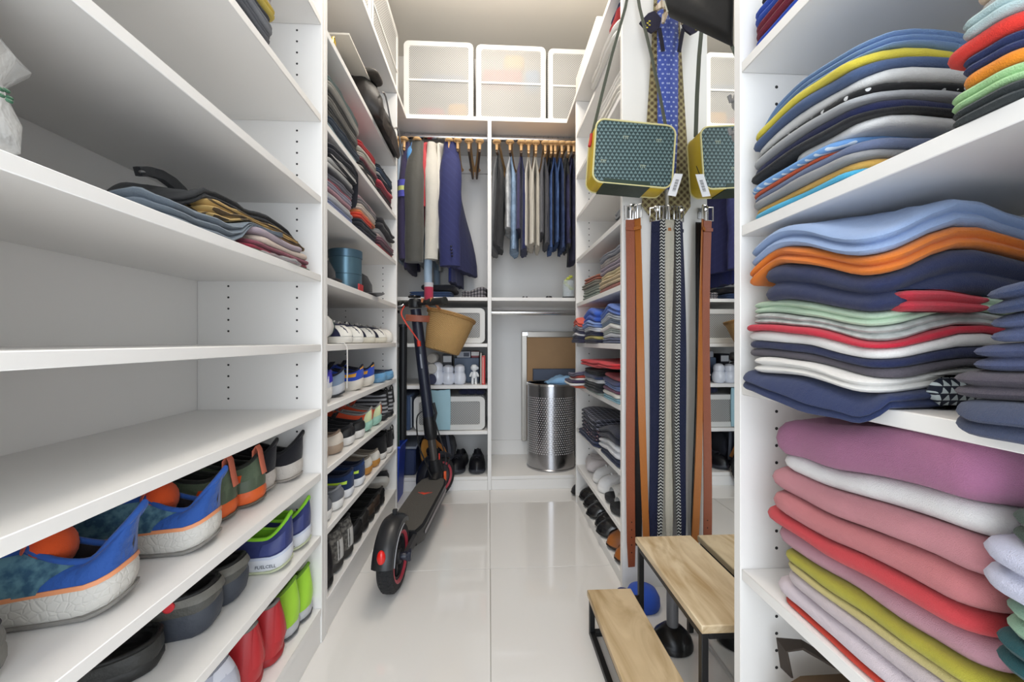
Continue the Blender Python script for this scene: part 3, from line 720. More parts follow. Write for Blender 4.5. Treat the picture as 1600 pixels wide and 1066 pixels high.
def make_shoe(sp, label, loc, rz, cols, group, cat='shoe', name='sneaker', extra=None, laces=5, tong=True, out=None, fox=None, tab=None, bumpsole=None, rot=None, upm=None):
    up, so, li = cols[:3]; acc = cols[3] if len(cols) > 3 else li; lc = cols[4] if len(cols) > 4 else '#e8e8e8'
    t = thing(name, label, cat, loc, rz, group, rot)
    mm = lambda c, f=cloth: c if not isinstance(c, str) else f(c)
    p = lambda nm, mb, m, lab=None, ang=50: _local(mb, nm, m, t, lab, ang)
    p('sole', sp.solemesh(), bumpsole or mat(so, .55, 0, .12, 80.))
    if out: p('outsole', sp.outsole(), mat(out, .6, 0, .2, 150.))
    p('upper', sp.upper(), mm(upm or up))
    p('lining', sp.lining(), mm(li))
    p('collar', sp.collar(), mm(acc if extra and extra.get('acccollar') else li))
    if fox: p('foxing', sp.foxing(), mat(fox, .5))
    if tong: p('tongue', sp.tongue(*((extra or {}).get('th', (.02, .024)))), mm(extra.get('tongue', up) if extra else up))
    if laces: p('laces', sp.laces(laces), mat(lc, .8))
    if tab: p('heel_tab', sp.tab(), mat(tab, .8, 0, .3, 400.))
    for nm, a, c in (extra or {}).get('patches', []): p(nm, sp.patch(*a) if not isinstance(a, dict) else sp.patch(**a), mm(c, lambda h: mat(h, .5)))
    return t
def _local(mb, nm, m, t, lab=None, ang=50):
    return mb.build(nm, m, t, lab, world=False, ang=ang)
def heel_at(u_, v_, z, back=.0): return onZ(u_, v_, z)
GL = 'shoes on the nearest left shelves'
# --- blue running shoes with flared heels
hexs = mat('#d9d6cf', .6, 0, .22, 60., hexk=85.)
spB = Shoe(L=.292, W=.112, sole=(.046, .032), zh=.140, za=.074, zf=.108, xo=(.010, .12), wo=.029, toe=.062, flare=.024, spring=.016, hspring=.014, bulge=-.002, lean=-.05)
TEA = mat('#2c5470', .85, 0, .3, 30., ('noise', '#5d8796', 70.), sheen=.1)
BLU = mat('#2455a6', .8, 0, .5, 60., sheen=.2)
ex = dict(tongue='#e8541e', acccollar=True, th=(.05, .036), patches=[('side_overlay', (.36, .70, .03, .96), TEA), ('side_overlay', (-.36, -.70, .03, .96), TEA), ('toe_cap', (.7, 1., .0, .5), '#23466e'), ('toe_cap', (-.7, -1., .0, .5), '#23466e')])
b1 = make_shoe(spB, 'blue running sneaker with flared heel, nearest on the third left shelf up', (-.525, .645, .4905), PI+.26, (BLU, '#d9d6cf', '#20181c', BLU, '#1c3f70'), GL, out='#8e8b86', fox='#e99a6c', bumpsole=hexs, extra=ex)
_local(MB().ball((.092, 0, .088), .026, .030, .032, 16, 10), 'padded_tongue', cloth('#e2541c'), b1, 'orange padded tongue')
dup(b1, (-.512, .815, .4905), PI+.14, 'blue running sneaker with flared heel, beside the olive trail shoe')
# --- olive / orange trail shoes
spO = Shoe(L=.285, W=.102, sole=(.034, .026), zh=.112, za=.088, zf=.11, xo=(.014, .15), wo=.029, lean=.02, toe=.056, spring=.012, hspring=.008)
OL = mat('#5d6b55', .85, 0, .3, 60., sheen=.1)
exo = dict(patches=[('heel_counter', (-.22, .22, .02, .35), '#4f5c49'), ('side_badge', (.22, .30, .35, .6), '#e8541e')])
o1 = make_shoe(spO, 'olive trail shoe with orange sole and pull tab, beside blue sneaker', (-.545, .925, .4905), PI+.10, (OL, '#e9692f', '#20241e', '#20241e', '#2a2d28'), GL, out='#6b6459', tab='#d9775c', extra=exo)
dup(o1, (-.53, 1.01, .4905), PI+.06, 'olive trail shoe with orange sole, beside the black runner')
# --- black runners with pale soles
spK = Shoe(L=.29, W=.10, sole=(.044, .03), zh=.13, za=.075, zf=.105, xo=(.008, .16), wo=.029, lean=-.03, toe=.056, flare=.014, spring=.014, hspring=.01)
hexs2 = mat('#cfc8c0', .6, 0, .22, 60., hexk=70.)
k1 = make_shoe(spK, 'black runner with scuffed pale sole, next to the olive trail shoe', (-.545, 1.09, .4905), PI+.12, ('#1b1b22', '#cfc8c0', '#141418', '#141418', '#1a1a1e'), GL, bumpsole=hexs2, out='#a39c94')
dup(k1, (-.52, 1.182, .4905), PI+.02, 'black runner with scuffed pale sole, against the left divider panel')
# --- grey clog at the corner
spC = Shoe(L=.27, W=.108, sole=(.03, .026), zh=.062, za=.056, zf=.066, xo=(.004, .15), wo=.043, toe=.058, spring=.008, hspring=.004)
c1 = make_shoe(spC, 'grey foam clog in front of the blue sneaker at left edge', (-.545, .488, .4905), PI+.25, (rubber('#7a7a74'), '#86857e', rubber('#2a2a2a')), GL, name='clog', laces=0, tong=False, cat='clog')
# --- shelf below: dark clogs with straps, slipper, navy and lime runners
spD = Shoe(L=.275, W=.112, sole=(.046, .034), zh=.088, za=.078, zf=.082, xo=(.008, .16), wo=.044, toe=.066, spring=.01, hspring=.012, bulge=.006)
DK = rubber('#4a4d55')
c2 = make_shoe(spD, 'dark grey clog with red rivet strap, beside the black slipper', (-.535, .865, .3105), PI+.30, (rubber('#55544f'), '#3f444e', rubber('#161616')), GL, name='clog', laces=0, tong=False, cat='clog',
    extra=dict(patches=[('heel_strap', dict(k0=-.42, k1=.42, t0=.42, t1=.86, off=.004, n=16), rubber('#77756e'))]))
rv = mat('#e0323a', .45)
for sgn in (1, -1):
    p_ = spD.S(sgn*.37, .62); n_ = spD.N(sgn*.37, .62)
    MB().lathe([(.0, .0), (.0095, .0), (.0095, .004), (.007, .006), (0, .006)], 16, p_+n_*.004, M=n_.to_track_quat('Z', 'Y').to_matrix().to_4x4(), cap=False).build('rivet', rv, c2, 'red rivet', world=False)
dup(c2, (-.535, .952, .3105), PI+.22, 'dark grey clog with red rivet strap, beside the navy runner')
spS = Shoe(L=.28, W=.112, sole=(.02, .018), zh=.05, za=.046, zf=.06, xo=(.004, .17), wo=.046, toe=.05, spring=.004, hspring=.002)
make_shoe(spS, 'black open slipper, nearest on the second left shelf up', (-.575, .77, .3105), PI+.55, (rubber('#3a3a38'), '#2a2a29', rubber('#101010')), GL, name='slipper', laces=0, tong=False, cat='slipper')
spN = Shoe(L=.29, W=.102, sole=(.037, .028), zh=.132, za=.078, zf=.10, xo=(.012, .165), wo=.030, lean=-.03, toe=.056, flare=.010, spring=.016, hspring=.014)
NV = mat('#26306a', .75, 0, .3, 40., sheen=.2)
lime = '#8fd62e'
exn = dict(acccollar=True, patches=[('heel_overlay', (.10, .30, .12, .62), '#3a437c'), ('heel_overlay', (-.10, -.30, .12, .62), '#3a437c'),
    ('side_wedge', dict(k0=.42, k1=.58, t0=.05, t1=.60, off=.0026, shape=lambda a, b: (a, .5+(b-.5)*max(.05, a))), '#e8e8ec'), ('side_wedge', dict(k0=.445, k1=.58, t0=.10, t1=.55, off=.0036, shape=lambda a, b: (a, .5+(b-.5)*max(.05, a))), '#16193a')])
n1 = make_shoe(spN, 'navy runner with lime lining and white sole, beside the dark clog', (-.494, 1.073, .3105), PI+.10, (NV, '#e2e4ea', cloth(lime), cloth(lime), '#3a3f6a'), GL, out='#c9cfae', fox='#c8cfe0', extra=exn)
Mt = Matrix.Translation((.044, .0440, .019)) @ Matrix.Rotation(.10, 4, 'Z') @ Matrix.Rotation(PI, 4, 'Z') @ Matrix.Rotation(PI/2, 4, 'X')
tx = text(None, 'FUELCELL', .0105, Mt, mat('#5d626c', .6)); tx.parent = n1; tx['label'] = 'grey lettering'
dup(n1, (-.492, 1.172, .3105), PI+.03, 'navy runner with lime lining and white sole, against the divider panel')
# --- lowest shelf
spR = Shoe(L=.27, W=.104, sole=(.020, .018), zh=.140, za=.130, zf=.135, xo=(.010, .11), wo=.020, toe=.075, spring=.004, hspring=.002, bulge=.012, lean=.0, ck=.30)
RD = mat('#bf2a30', .4, 0, .25, 14.)
r1 = make_shoe(spR, 'red rubber ankle boot, standing behind the pale grey shoe', (-.51, .96, .1005), PI+.10, (RD, '#a8242a', rubber('#7a7470')), GL, name='rubber_boot', laces=0, tong=False, cat='boot', extra=dict(patches=[('pull_strip', dict(k0=-.10, k1=.10, t0=.35, t1=1., off=.003), RD)]))
dup(r1, (-.503, 1.042, .1005), PI+.06, 'red rubber ankle boot, beside the lime sock shoes')
spL = Shoe(L=.28, W=.10, sole=(.03, .022), zh=.150, za=.112, zf=.14, xo=(.016, .13), wo=.025, toe=.058, flare=.010, bulge=.010, lean=.0, ck=.38, spring=.01, hspring=.006)
LM = mat('#a8dc3a', .8, 0, .35, 22., sheen=.2)
l1 = make_shoe(spL, 'lime green sock sneaker with grey sole, beside the red boots', (-.503, 1.125, .1005), PI+.03, (LM, '#c4c6ca', cloth('#6f9a2c')), GL, out='#55565a', laces=0, tong=False, extra=dict(patches=[('round_badge', (-.20, -.12, .45, .7), '#8d949c')]))
dup(l1, (-.497, 1.19, .1005), PI, 'lime green sock sneaker with grey sole, against the divider panel')
spW = Shoe(L=.28, W=.112, sole=(.03, .026), zh=.14, za=.12, zf=.13, xo=(.022, .14), wo=.03, toe=.06, spring=.01, bulge=.012, lean=-.05)
make_shoe(spW, 'pale lavender grey high shoe, nearest on the lowest left shelf', (-.505, .865, .1005), PI+.16, (cloth('#c9cbd8'), '#dddde2', cloth('#8f909a')), GL, laces=0, tong=False, extra=dict(patches=[('heel_band', dict(k0=-.2, k1=.2, t0=.72, t1=.95, off=.003), '#d8d9e2')]))
# ================================================================ far left shelves
GF = 'shoes on the far left shelves'
yl = lambda u_: yx(u_, XL-.02)
def row(sp, label1, label2, x, ya, yb_, z, rz, cols, rot=None, **k):
    a = make_shoe(sp, label1, (x, ya, z+.0005), rz, cols, GF, rot=rot, **k)
    if label2: dup(a, (x+.004, yb_, z+.0005), rz, label2)
    return a
# row z=.86 (toes out)
spV = Shoe(L=.28, W=.098, sole=(.026, .024), zh=.072, za=.058, zf=.078, xo=(.012, .13), wo=.032, toe=.046, spring=.003, hspring=.001)
tcap = dict(patches=[('toe_cap', (.80, 1., .0, .42), '#efece4'), ('toe_cap', (-.80, -1., .0, .42), '#efece4')])
xt = XL-.01-.28
v1 = row(spV, 'navy canvas sneaker with white toe, beside the tilted white sneaker', 'second navy canvas sneaker with white toe from the tilted white sneaker', xt, 1.52, 1.64, .86, .0, ('#25284a', '#efece4', '#1c1d30', '#1c1d30', '#e8e6e0'), extra=tcap)
v2 = row(spV, 'navy canvas sneaker with cream toe and grey laces, near the far panel', 'navy canvas sneaker with cream toe, against the far panel', xt+.004, 1.80, 1.98, .86, .04, ('#2a2b40', '#e9e3d2', '#1c1d30', '#1c1d30', '#b9b6b0'), extra=tcap)
row(spV, 'white leather sneaker with tan lining behind the navy canvas sneakers', None, xt+.012, 2.10, 0, .86, .0, ('#ece8e6', '#efece4', '#a8805c', '#a8805c', '#e8e6e0'), extra=tcap)
tilted = make_shoe(Shoe(L=.28, W=.10, sole=(.024, .022), zh=.08, za=.064, zf=.08, toe=.05, xo=(.01, .14)), 'white sneaker with green heel trim lying on its side', (-.50, 1.345, .862+.055), PI, ('#e9e7e4', '#e3e0db', '#8a6a52', '#8a6a52', '#f2f0ec'), GF, rot=(PI/2, 0, PI+.15), extra=dict(patches=[('heel_tab', dict(k0=-.25, k1=.25, t0=.4, t1=.98, off=.003), '#8fb3a0')]))
tag(MB().strap([(-.50, 1.40, .864), (-.478, 1.405, .864), (-.470, 1.41, .85), (-.471, 1.415, .78), (-.474, 1.42, .712)], .008, .0016, (0, 1, 0)).build('shoelace', mat('#f0eee9', .8)), 'long white shoelace dangling over the shelf edge', 'shoelace', )
# row z=.675
spY = Shoe(L=.29, W=.102, sole=(.038, .026), zh=.10, za=.072, zf=.092, xo=(.004, .15), toe=.052, spring=.014, hspring=.012)
row(spY, 'white and violet running shoe, nearest on its shelf', None, XL-.018, 1.35, 0, .675, PI+.12, ('#e3e4ea', '#eceae6', '#39349a', '#39349a', '#e3e4ea'), extra=dict(patches=[('heel_counter', (-.25, .25, .3, .95), '#3a35b0'), ('side_stripe', (.3, .5, .1, .6), '#3a35b0')]))
row(spY, 'grey blue running shoe with dark tread', None, XL-.03, 1.50, 0, .675, PI+.2, ('#8fa2bc', '#d9dce2', '#1f2238', '#1f2238', '#2a2d50'), out='#3c3f44', extra=dict(patches=[('side_stripe', (.25, .55, .25, .7), '#20244c')]))
row(spY, 'royal blue running shoe with orange stripe, nearer one of the pair', 'royal blue running shoe with orange stripe, farther one of the pair', XL-.02, 1.69, 1.83, .675, PI+.08, ('#2c50c0', '#e9e2d6', '#15182a', '#15182a', '#2c50c0'), extra=dict(tongue='#15182a', patches=[('side_stripe', (.18, .45, .3, .62), '#e2a02c'), ('heel_tab', (-.12, .12, .75, 1.), '#d9983a')]))
spF = Shoe(L=.28, W=.10, sole=(.022, .02), zh=.05, za=.044, zf=.052, xo=(.01, .17), wo=.036, toe=.04, spring=.004)
row(spF, 'sky blue espadrille, nearer one by the far panel', 'sky blue espadrille, against the far panel', XL-.004, 1.99, 2.12, .675, PI+.0, ('#6fa8d6', '#6f9fc4', '#2a3c58'), laces=0, tong=False)
# row z=.49
spE = Shoe(L=.28, W=.10, sole=(.03, .026), zh=.075, za=.06, zf=.078, xo=(.012, .14), toe=.05, spring=.004, bulge=.006)
row(spE, 'beige canvas shoe with brown welt, nearest on its shelf', 'off white canvas shoe beside the beige one', XL-.022, 1.325, 1.45, .49, PI+.1, ('#e2d6c8', '#b09a86', '#8f7a68', '#8f7a68', '#e2d6c8'))
row(spE, 'black skate shoe with white sole, nearer one of the pair', 'black skate shoe with white sole, beside the coral runner', XL-.014, 1.56, 1.67, .49, PI+.05, ('#17171a', '#e9e6e2', '#202024', '#202024', '#17171a'), extra=dict(patches=[('heel_counter', (-.22, .22, .1, .7), '#1e1e22'), ('side_stripe', (.25, .55, .35, .45), '#8c8c90')]))
CO = mat('#ee5a33', .8, 0, .3, 30., sheen=.2)
row(spY, 'coral runner with mint sole, behind the black skate shoes', 'coral runner with mint sole, beside the strappy grey bootie', XL-.012, 1.79, 1.92, .49, PI+.05, (CO, '#a8d8c6', '#9c9a98', '#9c9a98', '#c9c8c4'), extra=dict(patches=[('heel_counter', (-.2, -.06, .0, .9), '#d6e0b0'), ('heel_counter', (.06, .2, .0, .9), '#d6e0b0')]))
spKn = Shoe(L=.28, W=.096, sole=(.024, .02), zh=.135, za=.125, zf=.135, xo=(.01, .12), wo=.034, toe=.05, spring=.006)
KN = mat('#2a2a2e', .85, 0, .3, 60., ('stripe_z', '#a9abb0', 52.), sheen=.1)
row(spKn, 'strappy grey and black knit bootie near the far panel', 'strappy grey and black knit bootie against the far panel', XL-.006, 2.03, 2.13, .49, PI, (KN, '#2a2a2c', '#1c1c1e'), laces=0, tong=False, tab='#1b1b1d')
# row z=.31
row(spE, 'grey slip on with thick white sole, nearest on its shelf', 'grey slip on with thick white sole, beside the navy lime sneakers', XL-.012, 1.325, 1.425, .31, PI+.0, ('#6a6d74', '#f0efec', '#8b8d92'), laces=0, tong=False)
row(Shoe(L=.29, W=.10, sole=(.03, .024), zh=.098, za=.078, zf=.095, toe=.052, spring=.01, xo=(.006, .15)), 'navy sneaker with lime stripe, nearer one of the pair', 'navy sneaker with lime stripe, beside the tan soled shoe', XL-.010, 1.54, 1.66, .31, PI+.12, ('#16305c', '#eceef2', '#101c38', '#101c38', '#16305c'), extra=dict(patches=[('side_stripe', dict(k0=.16, k1=.5, t0=.32, t1=.5, off=.002, shape=lambda a, b: (a, b*(1-.6*a)+.5*a)), '#c4e83a'), ('heel_tab', (-.1, .1, .7, 1.), '#1c3a70')]))
row(spE, 'white low shoe with tan gum sole, nearer one of the pair', 'white low shoe with tan gum sole, below the black high top', XL-.014, 1.79, 1.90, .31, PI+.08, ('#e2ddd4', '#c98f45', '#8f8578', '#8f8578', '#d9d4c9'))
row(Shoe(L=.28, W=.096, sole=(.028, .024), zh=.115, za=.10, zf=.11, toe=.05, xo=(.006, .13), spring=.006), 'black high top with white sole, nearer one by the far panel', 'black high top with white sole, against the far panel', XL-.008, 2.02, 2.13, .31, PI+.08, ('#18181b', '#e6e3df', '#121214', '#121214', '#18181b'), tab='#151517')
# row z=.10
spX = Shoe(L=.29, W=.106, sole=(.03, .022), zh=.145, za=.135, zf=.14, xo=(.014, .13), wo=.038, toe=.06, spring=.008)
row(spX, 'black lace up boot, nearest on the lowest far left shelf', None, XL-.008, 1.33, 0, .10, PI+.1, (leather('#222224'), '#161617', '#141414', '#141414', '#101010'))
row(spX, 'white panelled grey boot beside the black lace up boot', 'dark grey tweed boot behind the white panelled boot', XL-.014, 1.44, 1.53, .10, PI+.12, (knit('#4a4744', ('noise', '#8a867e', 90.)), '#3a3836', '#2a2826', '#2a2826', '#777'), laces=0, tong=False, extra=dict(patches=[('side_panel', (-.35, .12, .05, .6), '#d6d4d0')]))
spM = Shoe(L=.28, W=.106, sole=(.03, .024), zh=.085, za=.06, zf=.075, xo=(.01, .15), wo=.038, toe=.062, spring=.008)
ydk = [(1.64, '#1d1c1d', 'black leather clog in the row of dark shoes'), (1.73, '#2c2825', 'soft black clog beside the brown one'), (1.82, '#4a3a2e', 'brown leather clog in the row of dark shoes'), (1.91, '#3a2d25', 'dark brown loafer behind the brown clog'), (1.99, '#1a1a1b', 'black loafer beside the black and white sneaker')]
for i, (yy, cc, lb) in enumerate(ydk):
    row(spM, lb, None, XL-.012, yy, 0, .10, .05+PI, (leather(cc), '#201e1d', '#171615'), laces=0, tong=False, name='clog' if i < 3 else 'loafer', extra=dict(patches=[('strap', dict(k0=-.5, k1=.5, t0=.5, t1=.8, off=.003, n=16), leather(cc))]))
make_shoe(spE, 'black and white sneaker lying tilted by the far panel', (-.50, 2.11, .15), PI, ('#26262a', '#e6e2da', '#3a3836', '#3a3836', '#d9d9d9'), GF, rot=(.75, .0, PI+.2))
# ================================================================ far right shelves
GR = 'shoes on the far right shelves'
def rrow(sp, label, x, yy, z, rz, cols, rot=None, **k): return make_shoe(sp, label, (x, yy, z+.0005), rz, cols, GR, rot=rot, **k)
xo_ = XR+.30
tag(slab_mesh(XR+.03, XR+.25, 2.03, 2.2, lambda a, b: .206, lambda a, b: .275+.02*nz(a*18, b*18), 55, rc=.05, wmax=.05, wob=.02).build('crumpled_cloth', cloth('#e4dcdc'), ang=80), 'pale pink crumpled cloth at the far end above the black shoes', 'cloth')
a = rrow(spV, 'white sneaker toe out beside the pale pink cloth', xo_, 1.93, .205, PI, ('#efeeee', '#f2f1ef', '#d2d0d0', '#d2d0d0', '#f4f4f4'))
dup(a, (xo_-.01, 1.82, .2055), PI+.04, 'white sneaker toe out beside the white slides')
spSl = Shoe(L=.27, W=.106, sole=(.03, .026), zh=.034, za=.03, zf=.034, xo=(.02, .25), wo=.04, toe=.03, spring=.006)
def slide(label, x, yy, z, rz):
    t = thing('slide_sandal', label, 'sandal', (x, yy, z+.0005), rz, GR)
    _local(spSl.solemesh(), 'sole', rubber('#26272a'), t)
    rg = []
    for i in range(13):
        a_ = PI*i/12
        rg.append([(.15+dx, .052*math.cos(a_), .02+.055*math.sin(a_)+dz) for dx, dz in ((0, 0), (.045, .002), (.09, -.012), (.09, -.016), (.045, -.002), (0, -.004))])
    _local(MB().loft(rg, True, True, True), 'band', rubber('#e9e7e3'), t)
    return t
s1 = slide('white banded slide sandal, left of two beside white sneakers', xo_-.02, 1.69, .205, PI)
dup(s1, (xo_-.03, 1.58, .2055), PI, 'white banded slide sandal, right of two beside white sneakers')
spDr = Shoe(L=.30, W=.098, sole=(.024, .012), zh=.08, za=.058, zf=.08, xo=(.012, .13), wo=.03, toe=.048, spring=.008)
BKL = mat('#17171a', .2, 0, .05, 200., coat=.5)
a = rrow(spDr, 'black leather dress shoe, farthest on the lowest right shelf', xo_, 2.14, .045, PI, (BKL, '#101011', leather('#262322'), leather('#262322'), '#0d0d0d'), name='dress_shoe')
for i, (yy, lb) in enumerate(((2.03, 'second black dress shoe from the far end, lowest right shelf'), (1.93, 'third black dress shoe from the far end, lowest right shelf'), (1.83, 'fourth black dress shoe from the far end, lowest right shelf'), (1.735, 'black dress shoe beside the tan leather shoes'))):
    dup(a, (xo_-.012*(i % 2), yy, .0455), PI+.05*(i % 3-1), lb)
a = rrow(spDr, 'tan leather dress shoe beside the black dress shoes', xo_, 1.635, .045, PI, (mat('#a8622a', .3, 0, .1, 100., coat=.3), '#2a1c12', leather('#6a4020'), leather('#6a4020'), '#4a2c14'), name='dress_shoe')
dup(a, (xo_, 1.53, .0455), PI, 'tan leather dress shoe nearest the mirror panel')
make_shoe(spDr, 'dark shoe on the floor at the far right corner', (.765, 2.335, 0), PI, (leather('#2a2a2d'), '#1a1a1b', leather('#1c1c1d'), leather('#1c1c1d'), '#111111'), GR, name='dress_shoe')
# ================================================================ hangers and hanging clothes
def _hook(): 
    pts = [(0, .0, -.08), (0, .0, -.05), (.0, .004, -.035)]
    for k in range(9):
        a = -PI*.35+PI*1.25*k/8; pts.append((0, .018*math.cos(a), .0005+.018*math.sin(a)))
    return MB().tube(pts, .0017, 6)
HK, ARM, BAR, CAP = _hook(), MB(), MB(), [MB(), MB()]
for sg in (1, -1):
    rg = []
    for i in range(10):
        t = i/9; yy = sg*.205*t; z = -.078-.03*t**1.4-.012*sst(t*1.2); wx = lerp(.008, .019, t**2); wz = lerp(.013, .010, t)
        rg.append([(wx*math.cos(2*PI*k/12), yy, z+wz*math.sin(2*PI*k/12)) for k in range(12)])
    ARM.loft(rg, True, True, True)
    CAP[sg > 0].lathe([(0, -.012), (.022, -.011), (.026, -.004), (.020, .004), (.0, .009)], 14, (0, sg*.203, -.112), cap=False)
    CAP[sg > 0].tube([(0, sg*.203, -.118), (0, sg*.205, -.165)], [.0085, .0075], 8)
BAR.tube([(0, -.206, -.172), (0, .206, -.172)], .0068, 8)
DBAR = mat('#5b4330', .5)
_hm = {}
def hanger(label, x, rz, group, dark=True):
    t = thing('wooden_hanger', label, 'hanger', (x, ROD_Y, ROD_Z), rz, group)
    for nm, mb, m in (('hook', HK, STEEL), ('shoulder_bar', ARM, HWOOD), ('end_cap', CAP[0], HWOOD), ('end_cap', CAP[1], HWOOD), ('trouser_bar', BAR, DBAR if dark else HWOOD)):
        me = _hm.get((id(mb), dark))
        if me is None:
            o = mb.build(nm, m, t, world=False); _hm[(id(mb), dark)] = o.data
        else:
            o = bpy.data.objects.new(nm, me); COL.objects.link(o); o.parent = t
    return t
def garment_body(L, hw=.215, th=.055, hem=.235, sd=0., fold=.012, swing=0.):
    rg = []; n = 56
    zs = [(-.072, .05, .018), (-.088, .10, .028), (-.104, .15, .036), (-.122, .19*hw/.215, min(.042, th)), (-.15, hw, min(.05, th))]+[(-.15-(L-.15)*i/10, lerp(hw, hem, i/10), lerp(min(.05, th), th, sst(i/6))) for i in range(1, 11)]
    zs = [(z, min(a, hw), min(b, th+.01)) for z, a, b in zs]
    for z, a, b in zs:
        d = sst((-.1-z)/.35); r = []
        for k in range(n):
            an = 2*PI*k/n; cx, cy = math.cos(an), math.sin(an)
            sx = math.copysign(abs(cx)**.8, cx); sy = math.copysign(abs(cy)**.7, cy)
            f = 1+d*fold/ max(b, .02)*(nz(cy*3+sd, cx*2.2, sd)+.6*nz(cy*7+sd, cx*5, sd*2+z*1.2))
            r.append((b*sx*f+swing*sst((-.15-z)/(L-.15))*(sy*.5+.5), a*sy*(1+.03*d*nz(cy*4, sd)), z+d*.01*nz(cy*3, cx*3, sd)))
        rg.append(r)
    return MB().loft(rg, True, True, True)
def sleeve(sg, L, rx=.05, ry=.042, sd=0., xo=0., hw=.215):
    rg = []; n = 24
    for i in range(13):
        t = i/12; z = -.118-(L-.118)*t; cy = sg*(hw-.02+.045*sst(t*2.2)-.01*t); cx = xo*t+.006*math.sin(t*5+sd)
        f = lerp(.55, 1, sst(t*4)); g = lerp(1, .88, t)
        rg.append([(cx+rx*f*g*math.cos(2*PI*k/n)*(1+.16*nz(math.cos(2*PI*k/n)*2, math.sin(2*PI*k/n)*2, sd+z*9)), cy+ry*f*g*math.sin(2*PI*k/n)*(1+.1*nz(math.cos(2*PI*k/n)*3, sd, z*9)), z) for k in range(n)])
    return MB().loft(rg, True, True, True)
GC = 'clothes on the left hanging rod'
def jacket(name, label, x, rz, m, L, sl, th=.055, hem=.235, cat='jacket', sd=0., rx=.05, collar=None, extra=None, hw=.19, xo=0., fold=.006, swing=0.):
    t = thing(name, label, cat, (x, ROD_Y, ROD_Z), rz, GC)
    m = cloth(m) if isinstance(m, str) else m
    _local(garment_body(L, hw, th, min(hem, hw+.02), sd, fold, swing), 'body', m, t, ang=70)
    for sg in (1, -1): _local(sleeve(sg, sl, rx if sg < 0 else min(rx, .022), .034 if rx < .03 else .04, sd+sg, xo if sg < 0 else 0., hw), 'sleeve', m, t, ang=70)
    c = MB().tube([(min(.03, th)*math.cos(a), .055*math.sin(a), -.062+.012*math.sin(a)) for a in [2*PI*k/16 for k in range(16)]], .011, 8, loop=True)
    _local(c, 'collar', cloth(collar) if collar else m, t)
    if extra: extra(t)
    return t
def xb(u_, Y=2.44): return onY(u_, 300, Y).x
R = math.radians
def wh(x, rz, label, dark=True): return hanger(label, x, rz, 'wooden hangers', dark)
jacket('shirt', 'pale grey blue shirt, first at the left end of the rod', xb(624), 0, '#9fb0c4', .80, .56, .012, .2, 'shirt', 1., .012, hw=.17)
def band(t):
    for z0, z1, c in ((-.36, -.395, '#5a5cc0'), (-.395, -.42, '#d8e08a'), (-.42, -.455, '#5a5cc0')):
        rg = []
        for z in (z0, (z0+z1)/2, z1):
            rg.append([(.036*math.cos(2*PI*k/20), -.208+.042*math.sin(2*PI*k/20), z) for k in range(20)])
        _local(MB().loft(rg, True, True, True), 'sleeve_band', cloth(c), t)
jacket('track_jacket', 'dark violet track jacket with yellow and blue sleeve band', xb(634), 0, '#3b3456', .84, .80, .016, .22, 'jacket', 2., .034, '#1c1a26', band, hw=.185)
jacket('polo_shirt', 'bright blue polo shirt between the violet jacket and dark coat', xb(644), 0, '#5a9ad8', .60, .30, .013, .21, 'shirt', 3., .022, '#5a9ad8', hw=.17)
jacket('coat', 'long charcoal olive coat hanging in front of the red jacket', xb(654), 0, mat('#4b4a45', .65, 0, .3, 20., sheen=.3), .80, .82, .016, .23, 'coat', 4., .058, '#2a2927', hw=.21, xo=-.02)
jacket('red_jacket', 'red jacket squeezed behind the charcoal coat', xb(665), 0, '#c8484e', .60, .5, .014, .22, 'jacket', 5., .02, hw=.175)
jacket('coat', 'cream coat, left of two beside the navy blazer', xb(676), 0, '#dcd7cc', .76, .80, .014, .225, 'coat', 6., .044, hw=.19)
jacket('coat', 'cream coat, right of two beside the navy blazer', xb(686), 0, '#e6e1d6', .72, .74, .013, .22, 'coat', 6.5, .018, hw=.175)
def cuff(t):
    for z0, z1, c, nm in ((-.93, -.955, '#d8d6dc', 'cuff'), (-.955, -1.035, '#c43a5a', 'knit_cuff')):
        rg = [[(.026*math.cos(2*PI*k/18), -.188+.028*math.sin(2*PI*k/18), z) for k in range(18)] for z in (z0, z1)]
        _local(MB().loft(rg, True, True, True), nm, cloth(c), t)
jacket('shirt', 'pale blue long shirt with crimson knit cuff below the cream coats', xb(671), 0, '#a9c0d6', .80, .935, .008, .2, 'shirt', 7., .026, None, cuff, hw=.165)
NAVY = mat('#2a2f63', .8, 0, .2, 22., ('plaid', '#31376e', 22.), sheen=.05, fine=900.)
def btn(t):
    for k in range(4): _local(MB().ball((.022-.002*k, -.268+.001*k, -.79+.018*k), .006, .006, .006, 10, 6), 'cuff_button', mat('#16162a', .35), t)
    _local(garment_body(.92, .18, .02, .18, 9., .006, .05), 'lining', cloth('#1c2766'), t, ang=70)
jacket('blazer', 'navy checked blazer hanging in front of the empty hangers', xb(703), 0, NAVY, .84, .84, .03, .26, 'blazer', 8., .066, '#252a58', btn, xo=.012, hw=.205, swing=.14)
for u_, rz, lb in ((703, 0, 'wooden hanger inside the navy blazer'), (714, 2, 'empty wooden hanger just right of the navy blazer'), (734, -1, 'empty wooden hanger, middle of three beside the blazer'), (746, 4, 'empty wooden hanger nearest the cabinet divider'), (654, 0, 'wooden hanger inside the charcoal coat')):
    wh(xb(u_), R(rz), lb)
for u_, lb in ((624, 'wooden hanger inside the pale grey blue shirt'), (634, 'wooden hanger inside the dark violet track jacket')): wh(xb(u_), 0, lb, False)
